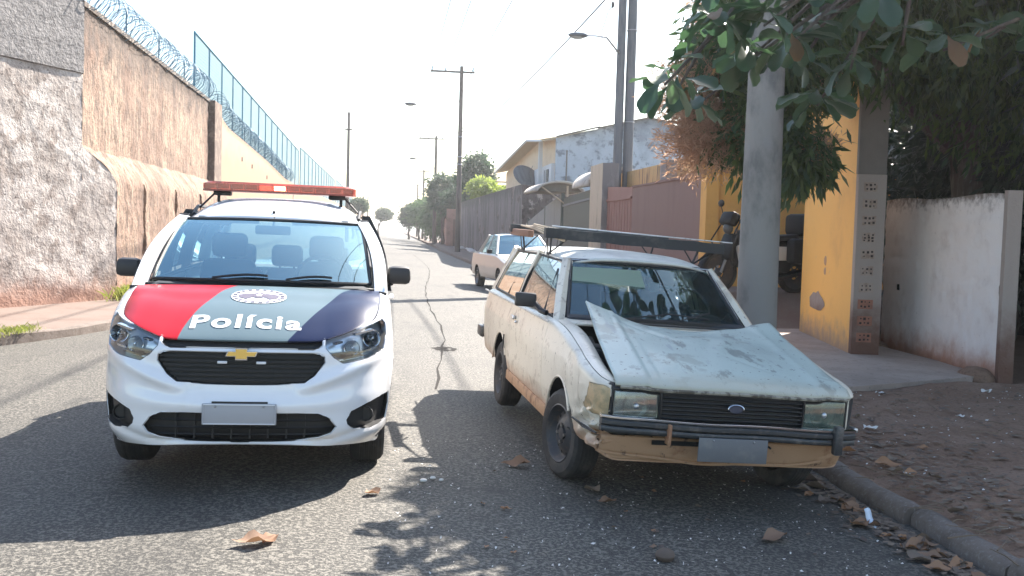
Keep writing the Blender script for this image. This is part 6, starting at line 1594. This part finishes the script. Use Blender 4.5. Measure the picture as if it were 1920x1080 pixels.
def tree(name, base, trunk_h, r, ells, n, per, ln, wd, m, label, seed, droop=.4, clump=.35, limbs=5, group=None, shell=.45):
    """base (t,s,z); ells relative to base"""
    q = np.random.default_rng(seed); e = empty(name, mtx=STREET @ Matrix.Translation(base), label=label, cat='tree', group=group)
    b = MB(); rr_ = random.Random(seed)
    pts = [Vector((.06 * math.sin(k * 1.7), .05 * math.sin(k * 2.3 + 1), trunk_h * k / 6)) for k in range(7)]
    b.path(pts, [r * (1.25 - .1 * k) for k in range(7)], 9)
    top = pts[-1]
    for k in range(limbs):
        el = ells[k % len(ells)]; tgt = Vector(el[:3]) + Vector((rr_.uniform(-.5, .5) * el[3], rr_.uniform(-.5, .5) * el[4], rr_.uniform(-.3, .4) * el[5]))
        st = pts[3 + k % 4]; mid = st.lerp(tgt, .5) + Vector((0, 0, .12 * (tgt - st).length))
        b.path([st, st.lerp(mid, .5) + Vector((0, 0, .05)), mid, mid.lerp(tgt, .5), tgt], [r * .6, r * .5, r * .38, r * .25, r * .1], 6)
        for j in range(3):
            t2 = tgt + Vector((rr_.uniform(-.6, .6) * el[3], rr_.uniform(-.6, .6) * el[4], rr_.uniform(-.5, .5) * el[5])); b.path([mid, mid.lerp(t2, .5), t2], [r * .25, r * .16, r * .05], 4)
    b.build('trunk', 'bark', e)
    V, F = crown(ells, n, per, ln, wd, q, droop, clump, shell); np_mesh('crown', V, F, m, e, kind='stuff')
    return e
# the mango tree over the yellow wall
mg = tree('mango_tree', (8.2, 13.2, 0), 2.6, .20, [(-1.2, -1.0, 4.9, 2.5, 2.0, 1.5, 4.5), (1.6, .0, 5.4, 2.9, 2.6, 2.3, 4), (1.9, -.6, 3.9, 2.7, 2.3, 1.6, 9), (-3.6, -1.6, 4.0, .92, 1.1, .78, 1.8), (-.2, -1.4, 4.15, 1.5, 1.4, .85, 2), (-1.9, -2.4, 5.4, 1.5, 1.2, 1.0, 4.0), (-3.1, -2.7, 5.4, .8, 1.0, .6, 3.0), (-.8, -3.5, 6.0, 2.3, 2.0, 1.15, 6.5)], 200000, 9, .21, .052, 'mango_leaf', 'big mango tree spreading over the yellow wall with drooping narrow leaves', 5, droop=.85, clump=.36, limbs=10, shell=.5)
q = np.random.default_rng(9)
V, F = crown([(-3.9, -1.6, 2.95, .52, .55, .62, 2), (-3.45, -2.1, 2.5, .36, .35, .36, 1), (-3.7, -1.9, 3.2, .4, .4, .5, 1.0)], 4600, 9, .21, .052, q, 1.0, .25, .9); np_mesh('low_branch_leaves', V, F, 'mango_leaf', mg, kind='stuff')
# pale flower panicles on its street side
V, F = crown([(-4.35, -1.3, 2.75, .55, .6, .45, 3.0), (-4.55, -1.3, 3.35, .55, .7, .45, 2.6), (-4.1, -1.0, 4.5, .35, .7, .5, 1.8), (-4.35, -1.4, 2.85, .36, .5, .32, 1.4), (-3.3, -2.2, 2.6, .16, .2, .16, .25), (-4.35, -1.1, 3.85, .35, .6, .3, 1.2), (-3.3, -1.9, 3.6, .3, .3, .3, .4)], 25000, 16, .11, .013, q, -.2, .16, .75); np_mesh('flower_panicles', V, F, 'panicle', mg, kind='stuff')
# dark shrubs deep in the yard
dk = tree('dense_tree', (10.0, 15.0, 0), 1.8, .14, [(0, 0, 2.6, 2.5, 1.6, 2.2, 4), (3.2, -1.5, 3.0, 2.4, 2.4, 2.6, 3), (-.6, -1.6, 3.3, 1.7, .9, 1.0, 3), (.6, -2.6, 2.9, 1.6, .8, .9, 3), (-.9, -2.4, 2.75, 1.0, .6, .7, 2)], 100000, 9, .24, .06, 'mango_dark', 'dense dark tree filling the yard behind the whitewashed wall', 14, droop=.6, clump=.4, shell=.6)
dk2 = tree('dense_tree', (9.2, 9.8, 0), 2.2, .14, [(.2, 0, 4.3, 2.2, 2.2, 1.35, 3), (2.2, .6, 3.0, 1.8, 2.2, 2.6, 3), (-.6, .3, 3.35, 1.2, 1.0, .7, 1)], 40000, 9, .24, .06, 'mango_dark', 'dark tree overhanging the right edge above the end pillar', 15, droop=.7, clump=.4, shell=.6)
# sea almond with big paddle leaves
al = empty('sea_almond_tree', mtx=STREET @ Matrix.Translation((6.9, 5.6, 0)), label='sea almond tree with large paddle shaped leaves hanging into the top of the view', cat='tree')
b = MB(); b.path([(0, 0, 0), (.05, .02, 1.2), (-.05, .05, 2.5), (0, 0, 3.6), (.1, 0, 5.2)], [.17, .15, .13, .12, .06], 10)
ros = []
rq = random.Random(21)
def px2(t, z_, s): return (t - 6.9, s - 5.6, z_)
spots = [(2.50, 3.02, 6.6), (2.18, 3.0, 6.6), (2.66, 2.92, 7.3), (2.52, 2.83, 7.0), (2.80, 2.95, 6.9), (2.36, 3.08, 7.1), (2.62, 3.16, 6.8), (3.05, 3.08, 7.1), (2.20, 2.72, 7.6), (1.98, 2.68, 7.2), (3.30, 2.62, 7.5), (3.42, 2.86, 7.2), (3.72, 3.02, 7.0), (4.10, 3.02, 7.1), (3.10, 2.90, 7.4), (4.5, 3.15, 7.2), (2.30, 3.35, 6.9), (2.9, 3.38, 7.0), (3.5, 3.38, 7.2), (4.9, 3.3, 6.9), (5.2, 3.15, 7.3), (2.42, 2.62, 7.9), (4.0, 3.5, 6.6), (3.35, 3.2, 6.7), (2.75, 3.62, 6.7)]
hub = Vector((-1.2, 1.0, 3.6))
b.path([(0, 0, 3.3), (-.6, .5, 3.7), tuple(hub)], [.10, .085, .07], 8)
hub2 = Vector((-3.2, 1.35, 3.55)); b.path([tuple(hub), (-2.2, 1.3, 3.75), tuple(hub2)], [.07, .055, .045], 7)
for t, z_, s in spots:
    p = Vector(px2(t, z_, s)); h_ = hub2 if t < 3.9 else hub
    if t < 2.3: h_ = Vector((-4.2, 1.4, 3.45))
    mid = h_.lerp(p, .55) + Vector((rq.uniform(-.1, .1), rq.uniform(-.1, .1), .12)); b.path([h_, mid, p], [.028, .018, .010], 5)
b.path([tuple(hub2), (-4.2, 1.4, 3.45)], [.04, .03], 5)
b.build('trunk', 'bark', al)
def leaf_mesh(nm, L_, Wd, curl, m):
    b = MB(); n = 9
    def f(u, v):
        w_ = math.sin(math.pi * min(1, u ** 1.5 * 1.0)) ** .75 if u < 1 else 0
        prof = [0.02, .10, .2, .34, .54, .74, .92, 1.0, .90, .42]
        w_ = float(np.interp(u, np.linspace(0, 1, 10), prof)) * Wd / 2
        s = v * 2 - 1
        return Vector((u * L_, s * w_, -curl * L_ * u * u + abs(s) * w_ * .30 + .006 * math.sin(u * 16) * abs(s)))
    b.grid(f, n, 4); me_o = b.build(nm, m, smooth=60); me = me_o.data; bpy.data.objects.remove(me_o); return me
lm = [leaf_mesh('leaf', .27, .145, c_, 'almond_leaf') for c_ in (.10, .28, .45)]; ld = leaf_mesh('leaf', .24, .12, .5, 'almond_dry')
cnt = 0
for i, (t, z_, s) in enumerate(spots):
    p = Vector(px2(t, z_, s)); p.z += .10; k_ = rq.choice([8, 9, 10, 11, 12])
    for j in range(k_):
        yaw = 2 * math.pi * j / k_ + rq.uniform(-.4, .4); pit = rq.uniform(-.5, .95)
        me = ld if rq.random() < .05 else lm[rq.randrange(3)]
        o = bpy.data.objects.new('leaf', me); col.objects.link(o); o.parent = al
        sc = rq.uniform(.75, 1.25)
        o.matrix_local = Matrix.Translation(p + Vector((0, 0, rq.uniform(-.04, .04)))) @ Matrix.Rotation(yaw, 4, 'Z') @ Matrix.Rotation(pit, 4, 'Y') @ Matrix.Rotation(rq.uniform(-.5, .5), 4, 'X') @ Matrix.Scale(sc, 4) @ Matrix.Translation((.03, 0, 0)); cnt += 1
# street trees further off
tree('leafy_tree', (6.6, 80, 0), 3.6, .18, [(0, 0, 6.3, 1.15, 1.3, 1.35, 2), (-.4, 0, 5.3, 1.2, 1.3, .9, 1), (.5, 0, 5.5, .9, 1, .9, 1)], 7000, 7, .30, .16, 'far_leaf_dark', 'dark rounded tree rising behind the tall wooden pole', 31, clump=.5)
tree('bushy_tree', (6.9, 76, 0), 3.0, .12, [(0, 0, 4.75, 1.1, 1.2, .75, 2), (.9, -1, 4.3, .8, 1, .5, 1)], 3500, 7, .26, .14, 'far_leaf_yellow', 'yellow green bushy tree above the grey wall', 32, clump=.4)
tree('leafy_tree', (4.9, 97, 0), 3.0, .16, [(0, 0, 5.6, 1.5, 1.5, 1.2, 2), (.2, 0, 4.4, 1.6, 1.4, 1.0, 1.4), (.9, -2, 3.9, 1.3, 1.2, 1.1, 1)], 7000, 7, .34, .18, 'far_leaf_dark', 'grey green tree around the second crossarm pole', 33, clump=.5)
tree('leafy_tree', (6.6, 92, 0), 2.5, .16, [(0, 0, 4.4, 1.9, 1.5, 1.0, 2), (.9, 0, 3.9, 1.5, 1.4, 1.0, 1.4)], 6000, 7, .34, .18, 'far_leaf_dark', 'dark tree mass above the faded pink wall', 36, clump=.5)
for k, (t, s, zc, rx, rz, m_, lb) in enumerate(((4.7, 108, 3.0, 1.35, 2.1, 'far_leaf', 'bright green street tree nearest the pink wall'), (4.5, 117, 3.3, 1.3, 1.9, 'far_leaf', 'second clipped street tree on the right pavement'), (4.1, 124, 3.6, 1.35, 1.7, 'far_leaf', 'third clipped street tree, lighter green on its top'), (3.5, 131, 3.5, 1.5, 1.5, 'far_leaf', 'fourth clipped street tree, leaning over the kerb'), (2.35, 142, 3.3, 1.35, 1.5, 'far_leaf_dark', 'last clipped street tree on the right before the open sky'))):
    tree('street_tree', (t, s, 0), 1.8, .14, [(0, 0, zc, rx, rx, rz, 2), (.3, .4, zc + .6, rx * .8, rx * .8, rz * .6, 1)], 4500, 7, .34, .18, m_, lb, 40 + k, clump=.45, limbs=4, group='clipped trees along the right pavement')
tree('street_tree', (-2.6, 185, 0), 2.4, .16, [(1.0, 0, 4.0, 1.5, 1.5, 1.05, 2)], 2600, 7, .36, .2, 'far_leaf_dark', 'round clipped tree at the far end of the left pavement', 50, limbs=3)
tree('palm_like_tree', (-5.0, 128, 0), 3.4, .14, [(.6, 0, 4.3, 1.2, 1.2, .8, 2)], 2500, 7, .45, .10, 'far_leaf_dark', 'shaggy dark tree just right of the police car roof', 51, limbs=3)
for k in range(3):
    pass

# ================================================================== litter on the ground
def gz(s, t):
    if t < KR - .05: return road_z(t) + .004
    if s > 9.35 and t < 6.8: return .11
    u = t - 3.2
    return .018 + .028 * min(max(u, 0), 5) + .018 * math.sin(s * 2.1 + t * 1.7) * math.sin(t * 2.9) + .012 * math.sin(s * 5.3 - t * 4.1)
def dead_leaf(L_, Wd, seed, m):
    r_ = random.Random(seed); b = MB(); a, c_, d = r_.uniform(.15, .5), r_.uniform(2, 5), r_.uniform(0, 6)
    prof = [.03, .35, .75, 1.0, .95, .6, .05]
    def f(u, v):
        s = v * 2 - 1; w_ = float(np.interp(u, np.linspace(0, 1, 7), prof)) * Wd / 2
        return Vector(((u - .5) * L_, s * w_, L_ * a * (u - .5) ** 2 + abs(s) ** 1.5 * w_ * .8 * math.sin(u * c_ + d) ** 2 + .01))
    b.grid(f, 7, 4); o = b.build('fallen_leaf', m, smooth=60); me = o.data; bpy.data.objects.remove(o); return me
dl = [dead_leaf(.17, .10, k, 'dead_leaf') for k in range(4)] + [dead_leaf(.16, .10, k + 9, 'dead_leaf_dark') for k in range(4)]
def put_leaf(s, t, sc, yaw, k, label, group=None, tilt=0):
    o = bpy.data.objects.new('fallen_leaf', dl[k % 8]); col.objects.link(o)
    o.matrix_world = STREET @ Matrix.Translation((t, s, gz(s, t) + .002)) @ Matrix.Rotation(yaw, 4, 'Z') @ Matrix.Rotation(tilt, 4, 'X') @ Matrix.Scale(sc, 4)
    return tag(o, label, 'leaf', group)
put_leaf(4.68, -.62, 1.15, .3, 0, 'orange brown dead leaf lying nearest the camera in front of the police car')
put_leaf(4.72, -.55, .8, 1.2, 1, 'smaller pale dead leaf touching the orange one in front of the police car')
put_leaf(5.62, -.08, .75, .8, 2, 'lone small brown leaf on the lit road between the two cars')
put_leaf(4.98, 2.06, 1.15, .5, 3, 'large curled tan leaf on the shaded road near the kerb')
put_leaf(6.46, .85, 1.2, .1, 1, 'pale narrow leaf beside the front wheel of the old wagon', tilt=.2)
put_leaf(5.85, 1.25, 1.0, 1.9, 5, 'crumpled dark leaf on the road under the wagon number plate')
put_leaf(5.6, 1.28, .8, .2, 0, 'small reddish leaf just nearer than the crumpled dark one')
for k in range(95):
    s = 4.2 + 3.2 * rnd.random() ** 1.5; t = KR - .14 - abs(rnd.gauss(0, .10)) if rnd.random() < .72 else KR + .16 + abs(rnd.gauss(0, .30))
    put_leaf(s, t, rnd.uniform(.55, 1.05), rnd.uniform(0, 6.3), 4 + k if k % 3 else k, 'curled dead brown leaf lying among others along the right kerb', 'dead leaves piled along the right kerb', rnd.uniform(-.5, .5))
for k in range(34):
    s = rnd.uniform(4.3, 9.0); t = rnd.uniform(3.3, 6.3)
    put_leaf(s, t, rnd.uniform(.25, .6), rnd.uniform(0, 6.3), k, 'dry leaf scattered on the bare dirt verge', 'dry leaves scattered on the dirt verge', rnd.uniform(-.4, .4))
for k in range(26):
    s = rnd.uniform(4.2, 6.3); t = rnd.uniform(.4, 2.8)
    put_leaf(s, t, rnd.uniform(.18, .36), rnd.uniform(0, 6.3), k, 'little dry leaf fragment on the shaded asphalt before the wagon', 'leaf fragments on the shaded road', rnd.uniform(-.3, .3))
# chips and twigs too many to count
q = np.random.default_rng(4); V = []; F = []
def chip(t, s, z_, w_, m_=None):
    k = len(V); n = 4; a = q.uniform(0, 6.28)
    for i in range(n):
        aa = a + i * math.pi / 2; r_ = w_ * q.uniform(.5, 1.3) * (1.0 if i % 2 else .55); V.append((t + r_ * math.cos(aa), s + r_ * math.sin(aa), z_ + q.uniform(.001, .012)))
    F.append((k, k + 1, k + 2, k + 3))
for i in range(620):
    t = q.uniform(.0, 2.95); s = q.uniform(4.0, 7.2); chip(t, s, gz(s, t), q.uniform(.004, .012))
for i in range(420):
    t = q.uniform(3.25, 6.8); s = q.uniform(4.0, 9.3); chip(t, s, gz(s, t) + .008, q.uniform(.006, .02))
np_mesh('litter_chips', np.array(V), F, 'litter_white', kind='stuff', label='tiny pale chips of bark and seed strewn over the shaded road and dirt', cat='debris', mtx=STREET)
V = []; F = []
for i in range(3800):
    if i % 3: s = q.uniform(3.9, 8.5); t = KR - .1 - abs(q.normal(0, .13)) if q.uniform() < .55 else KR + .15 + abs(q.normal(0, .5))
    else: s = q.uniform(4, 9.3); t = q.uniform(3.3, 8)
    chip(t, s, gz(s, t) + .006, q.uniform(.012, .048))
np_mesh('leaf_litter', np.array(V), F, 'dead_leaf_dark', kind='stuff', label='crushed brown leaf litter gathered along the right kerb and dirt', cat='leaf litter', mtx=STREET)
b = MB()
for i in range(150):
    s = rnd.uniform(4.0, 9.0); t = KR + (rnd.gauss(0, .22) if rnd.random() < .4 else rnd.uniform(.2, 3.6)); a = rnd.uniform(0, 3.14); L_ = rnd.uniform(.05, .28); z_ = gz(s, t) + .014
    d = Vector((math.cos(a), math.sin(a), 0)) * L_; p = Vector((t, s, z_)); b.path([p - d * .5, p + Vector((rnd.uniform(-.02, .02), rnd.uniform(-.02, .02), .008)), p + d * .5], [.005, .004, .002], 4)
b.build('twigs', 'twig', mtx=STREET, kind='stuff', label='thin dry twigs strewn over the kerb and dirt', cat='twigs')
# paper cup, scraps
e = empty('paper_scrap', mtx=STREET @ Matrix.Translation((2.80, 5.34, road_z(2.8) + .035)) @ Matrix.Rotation(.5, 4, 'Z') @ Matrix.Rotation(.9, 4, 'X'), label='crumpled light blue paper wrapper lying against the kerb', cat='litter')
b = MB(); b.grid(lambda u, v: Vector(((u - .5) * .085 * (1 - .2 * v), (v - .5) * .14, .012 * math.sin(u * 5) + .01 * math.sin(v * 7 + 1))), 6, 6); b.build('sheet', 'paper', e, solid=.002)
b = MB(); b.ball((.03, -.06, 0), .022, 7, 5, (1, 1, .5)); b.build('crumple', 'cloth_pale', e)
for (s, t, r_, lb) in ((9.0, 3.62, .035, 'white scrap at the left front of the concrete apron'), (9.05, 4.75, .035, 'white scrap in the middle of the dirt below the white wall'), (9.1, 5.9, .05, 'long white scrap at the right end of the dirt verge'), (7.55, 3.9, .045, 'tan and white scrap in the middle of the dirt verge'), (7.9, 4.9, .03, 'small white scrap right of the tan one on the dirt'), (7.25, 3.55, .02, 'tiny white scrap nearest the bumper of the wagon')):
    b = MB(); b.grid(lambda u, v: Vector(((u - .5) * r_ * 2.6 * (1 - .4 * v), (v - .5) * r_ * 1.5 + .2 * r_ * math.sin(u * 6), r_ * .35 * math.sin(u * 7 + s * 3) * math.cos(v * 4 + t) - r_ * .2)), 7, 5); o = b.build('rubbish_scrap', 'litter_white', mtx=STREET @ Matrix.Translation((t, s, gz(s, t) + .03)) @ Matrix.Rotation(s * 7, 4, 'Z'), label=lb, cat='litter')
# pale stick and stones at the edge of the shade, dead branch ends
for k, (s, t) in enumerate(((5.95, .22), (6.02, .28), (5.98, .33))):
    b = MB(); b.ball((0, 0, .008), .018 - .003 * k, 7, 5, (1.3, .8, .7)); b.build('pebble', 'litter_white', mtx=STREET @ Matrix.Translation((t, s, road_z(t) + .004)), label='small pale pebble in the cluster at the edge of the shade', cat='pebble', group='three pale pebbles at the edge of the shade')
b = MB(); b.ball((0, 0, .02), .05, 9, 6, (1, 1, .7)); b.build('seed_pod', 'dead_leaf_dark', mtx=STREET @ Matrix.Translation((1.36, 4.62, road_z(1.36) + .006)), label='dark round seed pod on the shaded road at the bottom of the view', cat='seed pod')

# ================================================================== motorcycle in the garage mouth
def build_motorcycle():
    z0 = .60
    e = empty('motorcycle', mtx=STREET @ Matrix.Translation((6.34, 16.6, z0)) @ Matrix.Rotation(R(196), 4, 'Z') @ Matrix.Scale(1.22, 4), label='black and white motorcycle parked in the garage mouth behind the concrete pole', cat='motorcycle')
    for x in (-.66, .66):
        w = empty('wheel', (x, 0, .30)); w.parent = e
        b = MB(); b.lathe([(.24, -.05), (.28, -.055), (.30, -.02), (.30, .02), (.28, .055), (.24, .05)], ax='y', n=28); b.build('tyre', 'tyre', w)
        b = MB(); b.lathe([(.10, -.02), (.245, -.02), (.245, .02), (.10, .02)], ax='y', n=28)
        for k in range(6): a = k * math.pi / 3; b.tube((.04 * math.cos(a), 0, .04 * math.sin(a)), (.235 * math.cos(a), 0, .235 * math.sin(a)), .012, n=5)
        b.ball((0, 0, 0), .06, 10, 6); b.build('rim', 'rim_dark', w)
        b = MB(); b.lathe([(.315, -.06), (.33, 0), (.315, .06)], (0, 0, 0), 'y', 20, R(10), R(150)); b.build('mudguard', 'moto_black', w)
    b = MB(); b.tube((.66, .07, .30), (.42, .07, .92), .022); b.tube((.66, -.07, .30), (.42, -.07, .92), .022); b.build('fork', 'steel', e)
    b = MB(); b.path([(.42, 0, .82), (.1, 0, .62), (-.1, 0, .35), (.2, 0, .28), (.42, 0, .74)], .025, 6); b.path([(.1, 0, .66), (-.45, 0, .64), (-.7, 0, .72)], .025, 6); b.path([(-.1, 0, .35), (-.66, .05, .30)], .025, 6); b.build('frame', 'moto_black', e)
    b = MB(); b.bbox((-.05, 0, .56), (1.02, .24, .46), .09, Matrix.Rotation(R(-6), 3, 'Y')); b.build('body_fairing', 'moto_black', e)
    b = MB(); b.bbox((.52, 0, .66), (.08, .34, .40), .03, Matrix.Rotation(R(-24), 3, 'Y')); b.build('front_shield', 'moto_black', e)
    b = MB(); b.ball((.16, 0, .80), .24, 12, 8, (1.1, .55, .55)); b.build('tank', 'moto_black', e)
    b = MB(); b.bbox((-.32, 0, .80), (.66, .24, .09), .035, Matrix.Rotation(R(4), 3, 'Y')); b.build('seat', 'black_trim', e)
    b = MB(); b.bbox((.06, 0, .42), (.30, .22, .28), .05); b.tube((.02, 0, .5), (.2, 0, .62), .09); b.build('engine', 'steel', e)
    b = MB(); b.path([(.2, .12, .40), (.1, .14, .22), (-.3, .15, .24), (-.85, .17, .36)], [.02, .025, .045, .05], 8); b.build('exhaust', 'chrome', e)
    b = MB(); b.path([(.30, .38, 1.04), (.40, .22, 1.06), (.43, 0, 1.0), (.40, -.22, 1.06), (.30, -.38, 1.04)], .014, 6); b.build('handlebar', 'black_trim', e)
    for y in (-.30, .30): b = MB(); b.tube((.38, y, 1.06), (.40, y * 1.2, 1.24), .007, n=5); b.ball((.40, y * 1.2, 1.28), .075, 10, 6, (.25, 1, .7)); b.build('mirror', 'moto_black', e)
    b = MB(); b.ball((.52, 0, .92), .085, 12, 8, (.8, 1, 1)); b.build('headlight', 'lamp_dark', e)
    b = MB(); b.bbox((.50, 0, 1.05), (.16, .30, .20), .05, Matrix.Rotation(R(-25), 3, 'Y')); b.build('fairing', 'moto_black', e)
    for y in (-.13, .13): b = MB(); b.bbox((-.35, y, .58), (.42, .03, .20), .02); b.build('side_panel', 'moto_white', e)
    for y in (-.17, .17): b = MB(); b.bbox((.30, y, .55), (.30, .04, .34), .04, Matrix.Rotation(R(15), 3, 'Y')); b.build('leg_shield', 'moto_white', e)
    for y in (-.24, .24): b = MB(); b.bbox((-.62, y, .62), (.50, .20, .36), .06); b.build('pannier', 'moto_black', e)
    b = MB(); b.bbox((-.80, 0, 1.0), (.40, .42, .32), .07); b.build('top_box', 'moto_black', e)
    b = MB(); b.path([(-.55, .1, .80), (-.95, .1, .84), (-.95, -.1, .84), (-.55, -.1, .80)], .012, 5); b.build('rack', 'steel', e)
    b = MB(); b.tube((-.1, .1, .3), (-.15, .28, -.02), .014, n=5); b.build('kickstand', 'steel', e)
    b = MB(); b.path([(.45, .2, 1.05), (.62, .26, .8), (.58, .22, .5), (.35, .2, .32)], .012, 5); b.path([(.45, -.2, 1.05), (.66, -.2, .75), (.5, -.2, .4)], .012, 5); b.build('control_cable', 'black', e)
    return e
build_motorcycle()
# ================================================================== cars in place
def place(o, x, y, yaw, roll, pitch=0.0, z=0.0):
    o.matrix_world = Matrix.Translation((x, y, z)) @ Matrix.Rotation(yaw, 4, 'Z') @ Matrix.Rotation(pitch, 4, 'X') @ Matrix.Rotation(roll, 4, 'Y')
pc = build_police(); place(pc, -1.491, 5.407, R(8.8), R(.6), 0, .055)
wg = build_wagon(); place(wg, 1.25, 5.59, R(9.8), R(2.9), R(.8), -.058)
p_ = W(25.9, 3.85, 0); sl = build_saloon(); place(sl, p_.x, p_.y, R(15), 0, 0, -.105); sl.scale = (1.1, 1.1, 1.12)
print('leaves', cnt, 'objects', len(bpy.data.objects))
